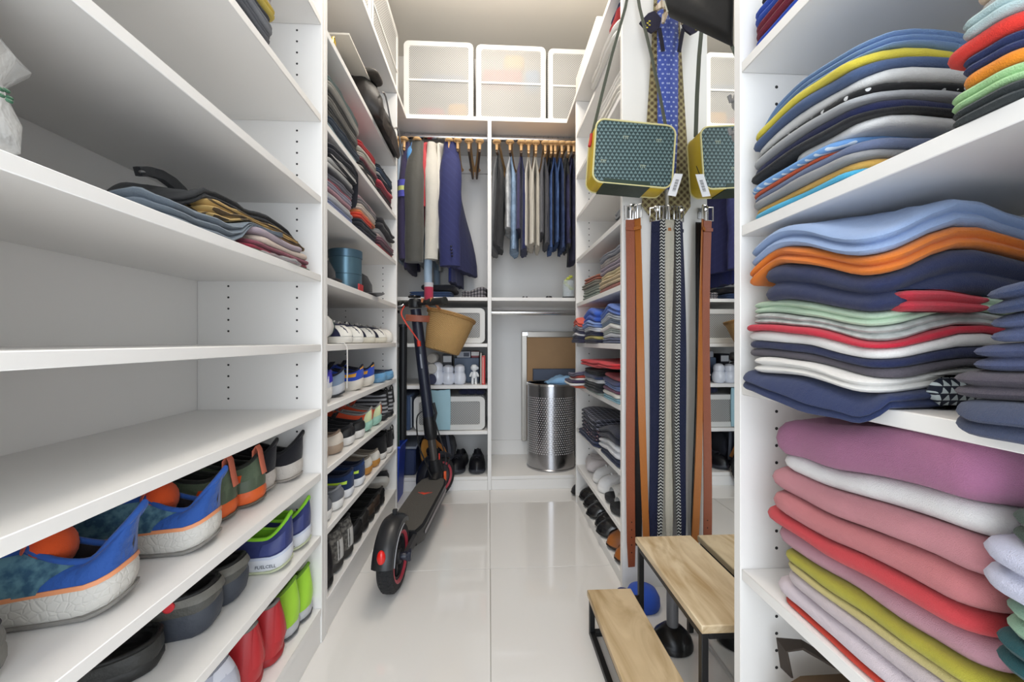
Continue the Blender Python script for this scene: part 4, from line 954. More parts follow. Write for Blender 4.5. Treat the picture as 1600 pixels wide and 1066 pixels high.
# trousers
GT = 'trousers on the right hanging rod'
def trousers(label, x, rz, cols, lens, ypos=-.02, hw=.13, th=.02, sd=0., name='trousers', denim=False, sp=.015, lean=0.):
    t = thing(name, label, 'trousers', (x, ROD_Y, ROD_Z), rz, GT)
    for i, (c, L) in enumerate(zip(cols, lens)):
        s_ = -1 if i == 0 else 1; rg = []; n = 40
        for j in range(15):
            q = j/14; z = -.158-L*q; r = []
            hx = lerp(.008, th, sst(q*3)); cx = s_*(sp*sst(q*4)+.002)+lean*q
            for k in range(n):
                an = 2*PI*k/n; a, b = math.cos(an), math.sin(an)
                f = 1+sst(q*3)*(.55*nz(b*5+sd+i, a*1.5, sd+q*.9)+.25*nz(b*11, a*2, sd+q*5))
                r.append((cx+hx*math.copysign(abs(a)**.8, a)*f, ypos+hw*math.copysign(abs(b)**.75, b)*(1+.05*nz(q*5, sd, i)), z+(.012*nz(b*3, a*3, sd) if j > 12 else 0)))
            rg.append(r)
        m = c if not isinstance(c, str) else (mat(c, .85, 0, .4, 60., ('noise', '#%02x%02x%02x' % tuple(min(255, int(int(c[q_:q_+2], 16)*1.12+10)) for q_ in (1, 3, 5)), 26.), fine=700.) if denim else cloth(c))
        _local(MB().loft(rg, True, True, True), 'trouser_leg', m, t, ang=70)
        _local(MB().loft([[(p[0]*1.0+(p[0]-(rg[-1][0][0]+rg[-1][n//2][0])/2)*.06, ypos+(p[1]-ypos)*1.015, p[2]+dz) for p in rg[-1]] for dz in (.022, -.002)]), 'hem', m, t)
    return t
data = [
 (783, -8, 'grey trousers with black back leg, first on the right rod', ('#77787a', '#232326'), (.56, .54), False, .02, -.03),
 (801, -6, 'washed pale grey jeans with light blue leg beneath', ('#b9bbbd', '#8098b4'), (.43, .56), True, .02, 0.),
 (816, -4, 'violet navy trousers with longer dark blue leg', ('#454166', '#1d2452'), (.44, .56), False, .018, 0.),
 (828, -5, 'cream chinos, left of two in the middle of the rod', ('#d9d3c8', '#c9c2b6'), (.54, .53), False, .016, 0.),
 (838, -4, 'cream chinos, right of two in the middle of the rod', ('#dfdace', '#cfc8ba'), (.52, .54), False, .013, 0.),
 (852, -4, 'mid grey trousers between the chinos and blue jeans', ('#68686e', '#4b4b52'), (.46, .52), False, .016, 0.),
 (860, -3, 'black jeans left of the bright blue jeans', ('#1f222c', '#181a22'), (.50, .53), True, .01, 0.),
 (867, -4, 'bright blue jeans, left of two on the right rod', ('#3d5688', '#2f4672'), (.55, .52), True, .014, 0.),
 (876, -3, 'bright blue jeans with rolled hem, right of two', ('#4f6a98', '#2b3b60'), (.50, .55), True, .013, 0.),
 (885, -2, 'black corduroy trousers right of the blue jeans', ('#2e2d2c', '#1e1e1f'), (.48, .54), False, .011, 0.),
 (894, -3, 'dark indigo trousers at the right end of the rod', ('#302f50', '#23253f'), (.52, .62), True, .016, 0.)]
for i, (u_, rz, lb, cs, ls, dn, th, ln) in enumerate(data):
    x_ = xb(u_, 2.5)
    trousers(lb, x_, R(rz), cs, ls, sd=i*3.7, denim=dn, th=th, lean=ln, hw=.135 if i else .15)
    wh(x_, R(rz), 'wooden hanger holding the '+lb.split(' with ')[0].split(',')[0].split(' beneath')[0].split(' in ')[0].split(' between')[0].split(' left')[0].split(' right')[0].split(' at ')[0]+(' (right)' if 'right of two' in lb else ' (left)' if 'left of two' in lb else ''), i in (0, 1, 2, 10))
tag(MB().strap([(xb(887, 2.46), 2.46, 1.45), (xb(887, 2.46)+.002, 2.46, 1.38), (xb(887, 2.46)-.002, 2.46, 1.31)], .010, .004, (1, 0, 0)).build('drawstring', cloth('#15151a')), 'black drawstring end dangling below the dark trousers', 'cord')
# ================================================================ plastic bins
WEAVE = mat('#d6d5d1', .45, 0, 0., 1., ('weave', '#a3a3a2', 75.), alpha=.6)
RIM = mat('#e0dfdb', .4, alpha=.95)
GB = 'woven plastic storage bins'
def bin_(label, x0, x1, y0, y1, z0, z1, face='y', rib=True, lid=True):
    t = thing('storage_bin', label, 'storage bin', ((x0+x1)/2, (y0+y1)/2, z0), group=GB)
    MB().box(x0, y0, z0+.0005, x1, y1, z1, .018).build('bin_body', WEAVE, t)
    if face == 'y': P = lambda a, b, d: (lerp(x0, x1, a), y0-d, lerp(z0, z1, b))
    else: P = lambda a, b, d: (x1+d, lerp(y0, y1, a), lerp(z0, z1, b))
    wd = (x1-x0) if face == 'y' else (y1-y0); hd = z1-z0
    def rr(m, r, d):
        a, b = m/wd, m/hd; ra, rb = r/wd, r/hd; pts = []
        for cx, cy, a0 in ((1-a-ra, 1-b-rb, 0), (a+ra, 1-b-rb, PI/2), (a+ra, b+rb, PI), (1-a-ra, b+rb, 1.5*PI)):
            for k in range(6):
                q = a0+PI/2*k/5; pts.append(P(cx+ra*math.cos(q), cy+rb*math.sin(q), d))
        return pts
    MB().loft([rr(.002, .03, -.004), rr(.002, .03, .004), rr(.03, .012, .004), rr(.034, .010, -.004)], loop=True).build('rim', RIM, t)
    if rib: MB().loft([[P(.06, b, .005) , P(.94, b, .005)] for b in (.49, .515)]+[[P(.06, .515, -.001), P(.94, .515, -.001)], [P(.06, .49, -.001), P(.94, .49, -.001)]], False, loop=True).build('rib', RIM, t)
    return t
zt = 2.186
xq = lambda u_: onY(u_, 100, 2.50).x
bin_('tall woven white plastic bin, left one on the back top shelf', xq(630.5), xq(740), 2.50, 2.90, zt, 2.655)
bin_('tall woven white plastic bin with yellow contents, middle of back top shelf', xq(743.5), xq(853), 2.50, 2.90, zt, 2.648)
bin_('tall woven white plastic bin, right one partly hidden on back top shelf', xq(856), xq(962), 2.50, 2.90, zt, 2.64)
bin_('tall woven white plastic bin on left top board, nearer one', -.84, -.532, 1.36, 1.90, zt, 2.655, 'x')
bin_('tall woven white plastic bin on left top board, farther one', -.84, -.532, 1.91, 2.46, zt, 2.655, 'x')
def inside(nm, lb, c, x0, x1, z0, z1, y0=2.506, cat='fabric'):
    return tag(slab_mesh(x0, x1, y0+.012, y0+.10, lambda a, b: z0, lambda a, b: z1, 3., wmax=.015).build(nm, cloth(c)), lb, cat)
inside('folded_fabric', 'yellow folded fabric inside the middle top bin', '#f0b03a', xq(786), xq(822), zt+.34, zt+.43)
inside('folded_fabric', 'red folded fabric inside the middle top bin', '#d8423a', xq(752), xq(818), zt+.245, zt+.335)
inside('folded_fabric', 'blue folded fabric inside the middle top bin', '#5a9ad0', xq(820), xq(846), zt+.22, zt+.34)
inside('folded_fabric', 'pink folded fabric inside the left top bin', '#d06a72', xq(650), xq(694), zt+.02, zt+.09)
inside('folded_fabric', 'amber folded fabric inside the left top bin', '#eab04a', xq(698), xq(731), zt+.02, zt+.12)
inside('folded_fabric', 'blue folded fabric inside the left top bin', '#7d97bb', xq(655), xq(728), zt+.25, zt+.29)
# white boxes on right top board
t = thing('white_box', 'white printed cardboard box on the right top board', 'box', (.66, 2.2, zt), group='boxes on the top board')
MB().box(.505, 1.93, zt+.0005, .80, 2.40, 2.40, .004).build('carton', mat('#efe9de', .6), t)
q = MB()
for k, (dx, dz, s_) in enumerate(((.03, .14, .012), (.055, .12, .008), (.04, .09, .01), (.02, .16, .007))): q.box(.505+dx, 1.9288, zt+dz, .505+dx+s_, 1.93, zt+dz+s_*.5)
q.build('print', mat('#7d7a72', .7), t)
q = MB().tube([(.503, 2.10, zt+.10), (.492, 2.08, zt+.07), (.490, 2.05, zt+.05), (.503, 2.04, zt+.02)], .004, 6); q.build('cord_handle', mat('#8d8a84', .8), t)
# ================================================================ back cabinet, left column
xc = lambda u_, Y: onY(u_, 533, Y).x
bin_('woven white plastic bin under the hanging clothes shelf, beside wicker basket', -.36, -.022, 2.45, 2.85, .8556, 1.065, rib=False)
bin_('woven white plastic bin holding a light blue bag, lower back shelf', -.44, -.022, 2.46, 2.86, .3456, .545, rib=False)
t = tag(slab_mesh(-.36, -.225, 2.4475, 2.4575, lambda a, b: .35+.02*0, lambda a, b: .585+.012*nz(a*40, b), 7, rc=.004, wmax=.004).build('blue_bag', mat('#a9d0dc', .5, 0, .3, 20.), ang=60), 'light aqua blue bag hanging over the front of the lower bin', 'bag')
q = [(-.155, .02), (-.10, .03), (-.05, .018)]
for i, (x_, h_) in enumerate(q):
    tag(slab_mesh(x_-.03, x_+.028, 2.50, 2.62, lambda a, b: .546, lambda a, b: .56+h_+.01*nz(a*50, b*30, i), i*3., wob=.02).build('dark_cloth', cloth('#1d2240')), 'dark navy cloth heaped in the lower bin, %s' % ('left', 'middle', 'right')[i], 'cloth', 'cloths in the lower bin')
# white jars
jar = MB().lathe([(0, 0), (.026, .0), (.036, .012), (.040, .04), (.037, .062), (.031, .076), (.0305, .086), (.033, .098), (.030, .118), (.018, .130), (0, .133)], 28, cap=False)
wj = mat('#e6eaf4', .18, coat=.4)
for i, u_ in enumerate((684, 700.5, 718)):
    sc = (1.0, .88, .90)[i]
    t = thing('white_jar', ('white double bulge vase, left and tallest of three', 'white double bulge vase, middle of three', 'white double bulge vase, right of three')[i], 'vase', (xc(u_, 2.50), 2.50, .6125), 0, 'white vases on the back shelf')
    o = MB().add([(p[0], p[1], p[2]*sc) for p in jar.v], jar.f).build('body', wj, t, world=False)
    MB().lathe([(.031, .0795*sc), (.0325, .081*sc), (.031, .0825*sc)], 28, cap=False).build('seam_ring', mat('#d4dae8', .3), t, world=False)
# figurine
t = thing('figurine', 'small white standing figurine beside the red book', 'figurine', (xc(741, 2.49), 2.49, .6125))
wf_ = mat('#eef0f2', .3)
f_ = MB(); f_.tube([(-.010, 0, .003), (-.009, 0, .045)], [.008, .007], 10); f_.tube([(.010, 0, .003), (.009, 0, .045)], [.008, .007], 10)
f_.build('legs', wf_, t, world=False)
MB().lathe([(.0, .036), (.014, .038), (.017, .05), (.014, .072), (.006, .08), (0, .081)], 16, cap=False).build('torso', wf_, t, world=False)
for s_ in (-1, 1):
    MB().tube([(s_*.013, 0, .073), (s_*.021, -.002, .058), (s_*.024, -.006, .045)], [.005, .005, .006], 8).build('arm', wf_, t, world=False)
    MB().ball((s_*.010, -.006, .003), .008, .013, .006, 10, 6).build('foot', wf_, t, world=False)
h_ = MB().ball((.0, 0, .098), .022, .022, .021); h_.build('head', wf_, t, world=False)
MB().ball((.017, -.004, .096), .012, .012, .010).build('visor', mat('#cdd2da', .25), t, world=False)
# books and boxes on that shelf
def carton(nm, lb, x0, x1, y0, y1, z0, z1, c, cat='box', lab=None, labc=None, pages=False):
    t = thing(nm, lb, cat, ((x0+x1)/2, (y0+y1)/2, z0), group='boxes and books on the back shelf')
    MB().box(x0, y0, z0+.0006, x1, y1, z1, .002).build('cover' if pages else 'carton', mat(c, .45), t)
    if lab: MB().box(lerp(x0, x1, lab[0]), y0-.0012, lerp(z0, z1, lab[1]), lerp(x0, x1, lab[2]), y0-.0002, lerp(z0, z1, lab[3])).build('printed_label', mat(labc, .5), t)
    if pages: MB().box(x0+.003, y0+.004, z1-.001, x1-.003, y1-.003, z1+.0006).build('pages', mat('#e8e2d4', .8), t)
    return t
carton('red_book', 'tall red book standing at the right of the figurine', -.042, -.022, 2.455, 2.66, .612, .783, '#c8342e', 'book', (.2, .05, .5, .95), '#e8a49a', True)
carton('grey_book', 'thin grey book beside the tall red book', -.052, -.0425, 2.458, 2.64, .612, .80, '#b4aea4', 'book', None, None, True)
carton('slate_box', 'slate blue box behind the white vases', -.215, -.062, 2.60, 2.78, .612, .765, '#56667f')
carton('silver_box', 'silver grey box with dark print lying on the slate box', -.20, -.115, 2.605, 2.76, .765, .805, '#b9bcc6', 'box', (.5, .2, .9, .8), '#44485a')
carton('red_white_box', 'red and white box lying on the slate box', -.11, -.062, 2.604, 2.76, .765, .805, '#8a2a34', 'box', (.0, .35, 1., .95), '#f0ece8')
carton('black_white_box', 'small black box with white lettering behind the tallest vase', -.285, -.225, 2.57, 2.65, .612, .79, '#1b1c26', 'box', (.08, .72, .92, .93), '#dfe0e2')
for i, (z_, c, lb) in enumerate(((.613, '#4a4d68', 'dark rolled towel at the bottom behind the scooter stem'), (.675, '#d6d4d0', 'white rolled towel in the middle behind the scooter stem'), (.737, '#c3c0bb', 'pale grey rolled towel on top behind the scooter stem'))):
    rg = []
    for k in range(60):
        pass
    t = MB(); sp_ = []
    for k in range(70):
        a = k*.32; r_ = .006+.0011*k*.32; sp_.append((r_*math.cos(a), r_*math.sin(a)))
    t.lathe([(.0, -.08), (.027, -.08), (.0305, -.074), (.0305, .074), (.027, .08), (0, .08)], 22, (-.335, 2.54, z_+.0315), M=Matrix.Rotation(PI/2, 4, 'X'), cap=False)
    tag(t.build('rolled_towel', cloth(c)), lb, 'towel', 'rolled towels')
# bottom shelf: black shoes and bag
spBk = Shoe(L=.29, W=.10, sole=(.03, .022), zh=.085, za=.062, zf=.088, xo=(.012, .14), wo=.03, toe=.05, spring=.01)
GBk = 'shoes on the back cabinet floor'
a = make_shoe(spBk, 'black shoe with grey sole, left of the pair on the cabinet floor', (xc(722, 2.62), 2.745, .0795), -PI/2-.12, (leather('#17171c'), '#3c3f48', leather('#101014'), leather('#101014'), '#24242c'), GBk)
dup(a, (xc(746, 2.62), 2.745, .0795), -PI/2, 'black shoe with grey sole, right of the pair beside the divider')
t = thing('backpack', 'dark backpack with orange panel behind the scooter front wheel', 'bag', (-.31, 2.62, .08))
slab_mesh(-.42, -.21, 2.50, 2.78, lambda a, b: .0795, lambda a, b: .30+.02*nz(a*15, b*15), 61, rc=.05, wmax=.08).build('body', cloth('#1f2230'), t)
slab_mesh(-.405, -.30, 2.478, 2.515, lambda a, b: .14, lambda a, b: .29, 62, rc=.01, wmax=.02).build('front_panel', cloth('#c98a3a'), t)
MB().strap([(-.33, 2.475, .29), (-.27, 2.462, .24), (-.235, 2.47, .16)], .022, .004, (1, 0, .4)).build('strap', cloth('#b9783a'), t)
MB().strap([(-.25, 2.50, .31), (-.235, 2.478, .24), (-.23, 2.48, .14)], .018, .004, (1, 0, 0)).build('strap', mat('#4a4d58', .8), t)
# left corner things
t = thing('blue_bin', 'blue plastic recycling bin squeezed in the left back corner', 'bin', (-.60, 2.33, 0))
rg = [[(lerp(-.60, x, k_), lerp(2.33, y_, k_), z) for x, y_ in ((-.475, 2.245), (-.475, 2.415), (-.74, 2.415), (-.74, 2.245))] for z, k_ in ((.0, .88), (.30, 1.0), (.30, .96), (.02, .84))]
MB().loft(rg, True, True, True).build('bin_body', mat('#2145b4', .45), t)
MB().tube([(-.473, 2.243, .30), (-.473, 2.417, .30), (-.742, 2.417, .30), (-.742, 2.243, .30)], .008, 8, loop=True).build('rim', mat('#2a50c4', .45), t)
t = thing('umbrella', 'furled dark green umbrella standing in the blue bin', 'umbrella', (-.525, 2.31, .03))
MB().lathe([(.006, .03), (.028, .10), (.036, .3), (.034, .60), (.022, .74), (.01, .77)], 18, (-.525, 2.31, 0), sx=1).build('canopy', cloth('#1e4a44'), t)
MB().tube([(-.525, 2.31, .77), (-.525, 2.31, .95)], .006, 8).build('shaft', BLACKM, t)
MB().tube([(-.525, 2.31, .93), (-.525, 2.31, 1.0), (-.51, 2.31, 1.03), (-.49, 2.31, 1.03)], .009, 10).build('handle', mat('#23201e', .5), t)
MB().tube([(-.525, 2.31, .765), (-.525, 2.31, .78)], .011, 10).build('ferrule', CHROME, t)
t = thing('black_tube', 'tall black tube leaning in the left back corner', 'tube', (-.50, 2.39, .0))
MB().tube([(-.492, 2.40, .31), (-.488, 2.405, .95)], .022, 14).build('tube', mat('#15171c', .5), t)
MB().tube([(-.488, 2.405, .95), (-.488, 2.405, .965)], .025, 14).build('cap', mat('#2a2c33', .4), t)
t = thing('storage_crate', 'dark blue crate with pale rim on the cabinet floor, left', 'crate', (-.55, 2.60, .08))
MB().box(-.64, 2.47, .0796, -.43, 2.75, .235, .01).build('crate_body', mat('#26355c', .5), t)
MB().box(-.645, 2.465, .2355, -.425, 2.755, .25, .004).build('rim', mat('#9aa0ae', .5), t)
t = thing('grey_blue_bin', 'slate blue fabric bin on lower back shelf beside the woven bin', 'storage bin', (-.55, 2.6, .345))
MB().box(-.62, 2.46, .3456, -.46, 2.8, .55, .01).build('bin_body', cloth('#4a5f82'), t)
MB().tube([(-.46+.004, 2.47, .54), (-.455, 2.47, .36)], .003, 6).build('trim', mat('#b8c4d2', .5), t)
# folded clothes under the hanging garments
GU = 'clothes on the shelf under the hanging clothes'
STG = mat('#8f8c90', .9, 0, .3, 22., ('stripe_x', '#4a484c', 55.), sheen=.1)
tag(slab_mesh(-.16, -.012, 2.46, 2.80, lambda a, b: 1.1256, lambda a, b: 1.165+.03*sst((a+.13)/.1)+.012*nz(a*25, b*25), 71, lobes=3, wob=.02).build('crumpled_shirt', STG, ang=60), 'crumpled grey striped shirt under the navy blazer', 'shirt', GU)
tag(slab_mesh(-.47, -.22, 2.47, 2.8, lambda a, b: 1.1256, lambda a, b: 1.165+.006*nz(a*12, b*12), 72, lobes=3).build('folded_trousers', cloth('#3f5a86'), ang=60), 'slate blue folded trousers on the shelf under the dark coats', 'trousers', GU)
tag(slab_mesh(-.40, -.20, 2.465, 2.8, lambda a, b: 1.173, lambda a, b: 1.205+.006*nz(a*12, b*12), 73, lobes=1).build('folded_sweater', cloth('#1c1d26'), ang=60), 'black folded sweater on the slate blue folded trousers', 'sweater', GU)
# ================================================================ back cabinet, right column
t = thing('laundry_hamper', 'round perforated stainless steel laundry hamper in the back cabinet', 'hamper', (.395, 2.635, .0795))
HC = (.395, 2.635, 0)
MB().lathe([(.150, .0795), (.155, .081), (.155, .088), (.151, .092), (.151, .60), (.147, .60), (.147, .10)], 64, HC, cap=False).build('drum', mat('#a9a9ac', .22, 1.), t)
MB().lathe([(.151, .592), (.1565, .594), (.1565, .606), (.150, .608), (.147, .604)], 64, HC, cap=False).build('rim', CHROME, t)
hb = MB()
for r_ in range(26):
    z_ = .185+r_*.0135
    for k in range(66):
        a = 2*PI*(k+.5*(r_ % 2))/66
        if math.sin(a) > .45: continue
        ring = [Vector((0, .0036*math.cos(2*PI*j/6), .0036*math.sin(2*PI*j/6))) for j in range(6)]
        hb.add([(HC[0]+(.1513)*math.cos(a)-p.y*math.sin(a), HC[1]+.1513*math.sin(a)+p.y*math.cos(a), z_+p.z) for p in ring], [tuple(range(6))])
hb.build('perforations', mat('#d6d6d8', .6), t, kind='stuff')
tag(slab_mesh(.36, .53, 2.52, 2.70, lambda a, b: .60, lambda a, b: .645+.014*nz(a*25, b*25)-.03*sst((.44-a)/.08), 81, rc=.05, wmax=.03, wob=.03).build('blue_cloth', cloth('#8fc0ec'), ang=60), 'light blue cloth spilling over the steel hamper rim', 'cloth')
t = thing('framed_board', 'silver framed picture turned backwards, leaning behind the hamper', 'picture frame', (.45, 2.85, .18), rot=None)
MB().box(.235, 2.868, .181, .70, 2.876, .925).build('backing', mat('#c09a72', .85, 0, .15, 40.), t)
al = mat('#b3aea6', .35, .8)
for a in ((.225, 2.858, .181, .262, 2.8795, .935), (.262, 2.858, .895, .70, 2.8795, .935), (.68, 2.858, .181, .715, 2.8795, .935), (.262, 2.858, .181, .68, 2.8795, .215)): MB().box(*a, .003).build('frame_bar', al, t)
MB().box(.228, 2.853, .905, .268, 2.858, .932, .001).build('corner_bracket', CHROME, t)
tag(MB().box(.30, 2.80, .0796, .70, 2.85, .68, .003).build('slate_board', mat('#5a6478', .6)), 'slate blue flat panel standing behind the steel hamper', 'panel')
MB2 = MB().lathe([(0, 1.1256), (.022, 1.1256), (.022, 1.132), (.016, 1.143), (0, 1.146)], 18, (.365, 2.52, 0), cap=False)
tag(MB2.build('watch_dial', mat('#2c2d34', .35)), 'small dark round puck on the right middle back shelf', 'puck')
t = thing('glass_vase', 'glass jar with yellow green sprig at the right end of middle shelf', 'jar', (.485, 2.53, 1.125))
MB().lathe([(.02, 1.1256), (.034, 1.128), (.036, 1.16), (.036, 1.24), (.033, 1.24), (.033, 1.135)], 24, (.487, 2.53, 0), cap=False).build('glass', mat('#dfeaf2', .05, alpha=.3), t)
MB().lathe([(0, 1.1255), (.038, 1.1256), (.038, 1.14), (0, 1.141)], 24, (.487, 2.53, 0), cap=False).build('base', mat('#33363c', .4), t)
q = MB()
for k in range(7):
    a = k*.9; q.ball((.487+.018*math.cos(a), 2.53+.018*math.sin(a), 1.19+.012*k), .014, .012, .01, 8, 5)
q.build('sprig', mat('#c9cf5a', .6), t)
q2 = MB2
for i, x_ in enumerate((.205, .225)):
    tag(MB().lathe([(0, 1.1256), (.006, 1.1256), (.007, 1.13), (.004, 1.136), (0, 1.137)], 12, (x_, 2.47, 0), cap=False).build('small_knob', mat('#4a4a50', .4)), 'tiny dark knob on the right middle shelf, %s one' % ('left', 'right')[i], 'knob')
# ================================================================ left far shelf odd things
t = thing('hat_box_tin', 'blue grey cylindrical tin with lid on the left shelf', 'tin', (-.56, 1.66, 1.0605))
tin = mat('#5f7f90', .32, .55)
MB().lathe([(0, 1.0605), (.059, 1.0605), (.06, 1.063), (.06, 1.19), (0, 1.19)], 40, (-.56, 1.66, 0), cap=False).build('body', tin, t)
MB().lathe([(.0, 1.222), (.060, 1.222), (.0625, 1.220), (.0625, 1.192), (.0605, 1.1905)], 40, (-.56, 1.66, 0), cap=False).build('lid', mat('#567488', .32, .55), t)
MB().lathe([(.0603, 1.125), (.0608, 1.127), (.0603, 1.129)], 40, (-.56, 1.66, 0), cap=False).build('seam', mat('#4a6676', .4, .5), t)
def cap_hat(lb, c, hc, bc, rz=0., s_=1.):
    t = thing('cap', lb, 'cap', c, rz)
    MB().lathe([(.085*s_, 0), (.09*s_, .01), (.088*s_, .05*s_), (.07*s_, .085*s_), (.035*s_, .105*s_), (0, .11*s_)], 28).build('crown', cloth(hc), t, world=False)
    rg = []
    for i in range(7):
        q_ = i/6; rg.append([((.07+.085*q_)*s_*math.cos(a), (.088)*s_*math.sin(a)*(1-.15*q_), (.006-.02*q_*0+.006*math.cos(a*2))+dz) for a in [-1.1+2.2*k/10 for k in range(11)] for dz in (0,)])
    MB().loft(rg, False).build('brim', cloth(bc), t, world=False)
    MB().ball((0, 0, .11*s_), .008*s_, None, .005).build('top_button', cloth(bc), t, world=False)
    return t
cap_hat('dark cap behind the blue grey tin, nearer side', (-.62, 1.46, 1.061), '#2c2c30', '#3a3a40', -.6)
cap_hat('dark cap behind the blue grey tin, farther side', (-.60, 1.83, 1.061), '#26262a', '#8f8f92', -.3, 1.05)
tag(MB().box(-.49, 1.585, 1.0606, -.484, 1.635, 1.085, .001).build('red_card', mat('#b8363a', .6)), 'small red card in front of the blue grey tin', 'card')
# black bag and hat on the upper shelf
t = thing('black_bag', 'glossy black bag with grey piping slumped over the upper left shelf', 'bag', (-.60, 1.98, 1.80))
gb = mat('#1a1816', .5, 0, .6, 12., ('noise', '#2e2724', 9.))
slab_mesh(-.80, XL+.035, 1.72, 2.19, lambda a, b: 1.801-.05*sst((a-XL)/.03), lambda a, b: 1.975+.03*nz(a*7, b*7)-.06*sst((b-2.05)/.15)-.05*sst((a-XL+.05)/.08), 91, rc=.06, wmax=.06, lobes=1, wob=.02).build('body', gb, t, ang=70)
pp = [(XL+.036, lerp(1.75, 2.17, k/12), 1.90+.03*math.sin(k*.9)-.04*k/12) for k in range(13)]
MB().tube(pp, .004, 6).build('piping', mat('#8d8a88', .5), t)
slab_mesh(-.70, XL+.02, 1.74, 1.86, lambda a, b: 1.985, lambda a, b: 2.0+.01*nz(a*20, b*20), 92, rc=.03).build('flap', mat('#57524c', .4, 0, .4, 30.), t, ang=60)
t = thing('grey_hat', 'grey felt hat with white band behind the black bag', 'hat', (-.63, 1.66, 1.801))
MB().lathe([(.14, 0), (.145, .004), (.09, .012), (.088, .05), (.082, .12), (.06, .15), (0, .158)], 32, (-.63, 1.64, 1.801), cap=False).build('crown', cloth('#77736c'), t)
MB().lathe([(.0895, .014), (.0915, .016), (.0905, .04), (.0885, .042)], 32, (-.63, 1.64, 1.801), cap=False).build('band', cloth('#2a2420'), t)
tag(MB().box(-.70, 1.52, 2.005, -.50, 1.80, 2.012, .001, Matrix.Translation((0, 0, -.038))).build('white_card', mat('#ece6da', .6)), 'flat white card lying on the grey felt hat', 'card')
tag(MB().tube([(XL-.02, 1.36, 1.801), (XL-.02, 1.36, 1.84), (XL-.02, 1.372, 1.85), (XL-.02, 1.38, 1.84), (XL-.02, 1.38, 1.82)], .004, 8).build('brass_hook', mat('#c9a84a', .3, 1.)), 'small brass hook standing on the upper left shelf', 'hook')
# ================================================================ electric scooter
SC = thing('electric_scooter', 'black folding electric scooter with red accents parked by the left shelves', 'scooter', (-.33, 1.475, 0))
BK = mat('#17181b', .42); BK2 = mat('#222326', .6); RUB = mat('#1c1d20', .75, 0, .5, 160.); NVB = mat('#1d2233', .35)
RED = mat('#d8341f', .4); REDR = mat('#b03a48', .4)
rC = Vector((-.333, 1.478, .117)); fC = Vector((-.285, 2.335, .117)); RW = .115
def wheel(c, ang, name, ringc):
    M = Matrix.Translation(c) @ Matrix.Rotation(ang, 4, 'Z') @ Matrix.Rotation(PI/2, 4, 'Y')
    w_ = .026
    prof = [(RW-.036, -w_*.72), (RW-.030, -w_), (RW-.012, -w_), (RW-.004, -w_*.72), (RW, -w_*.35), (RW+.001, 0), (RW, w_*.35), (RW-.004, w_*.72), (RW-.012, w_), (RW-.030, w_), (RW-.036, w_*.72)]
    mb = MB(); rings = []
    for k in range(48):
        a = 2*PI*k/48; rings.append([M @ Vector((r*math.cos(a), r*math.sin(a), z)) for r, z in prof])
    mb.loft(rings, True, loop=True); ty = mb.build('tyre', RUB, SC)
    tr = MB()                                           # raised tread blocks
    for k in range(36):
        for s_ in (-1, 1):
            a = 2*PI*(k+.25*s_)/36; q = .07
            p = [(RW+.0012, a, s_*.003), (RW+.0012, a+q, s_*.003), (RW-.0005, a+q+.05, s_*.016), (RW-.0005, a+.05, s_*.016)]
            tr.add([M @ Vector((r*math.cos(t), r*math.sin(t), z)) for r, t, z in p]+[M @ Vector(((r-.006)*math.cos(t), (r-.006)*math.sin(t), z)) for r, t, z in p], [(0, 1, 2, 3), (0, 1, 5, 4), (1, 2, 6, 5), (2, 3, 7, 6), (3, 0, 4, 7)])
    tr.build('tread', RUB, ty, kind='stuff')
    for s_ in (-1, 1):
        mb = MB(); rings = []
        for k in range(48):
            a = 2*PI*k/48; rings.append([M @ Vector((r*math.cos(a), r*math.sin(a), s_*z)) for r, z in ((RW-.040, .018), (RW-.033, .0225), (RW-.030, .0265), (RW-.034, .0275), (RW-.042, .021))])
        mb.loft(rings, True, loop=True); mb.build('rim_ring', ringc, SC)
    mb = MB(); rings = []
    for k in range(48):
        a = 2*PI*k/48; rings.append([M @ Vector((r*math.cos(a), r*math.sin(a), z)) for r, z in ((RW-.050, -.019), (RW-.036, -.019), (RW-.036, .019), (RW-.050, .019))])
    mb.loft(rings, True, loop=True); mb.build('rim', BK2, SC)
    return M
M = wheel(rC, -.085, 'rear', REDR)
for k in range(6):
    a = 2*PI*k/6; e = Vector((math.cos(a), math.sin(a), 0)); f = Vector((-math.sin(a), math.cos(a), 0))
    MB().loft([[M @ (e*r+f*s_*w_+Vector((0, 0, z))) for s_, z in ((-1, -.012), (1, -.012), (1, .012), (-1, .012))] for r, w_ in ((.02, .011), (.069, .007))], True, True, True).build('spoke', BK2, SC)
MB().lathe([(0, -.026), (.024, -.026), (.026, -.02), (.026, .02), (.024, .026), (0, .026)], 24, M=M, cap=False).build('hub', BK2, SC)
for s_ in (-1, 1): MB().lathe([(.0, .026), (.013, .026), (.013, .045), (.009, .05), (0, .05)], 12, M=M @ Matrix.Scale(s_, 4, (0, 0, 1)), cap=False).build('axle_cap', NVB, SC)
M2 = wheel(fC, -.72, 'front', REDR)
MB().lathe([(0, -.024), (.058, -.024), (.070, -.018), (.070, .018), (.058, .024), (0, .024)], 40, M=M2, cap=False).build('hub_motor', mat('#3a3a40', .4), SC)
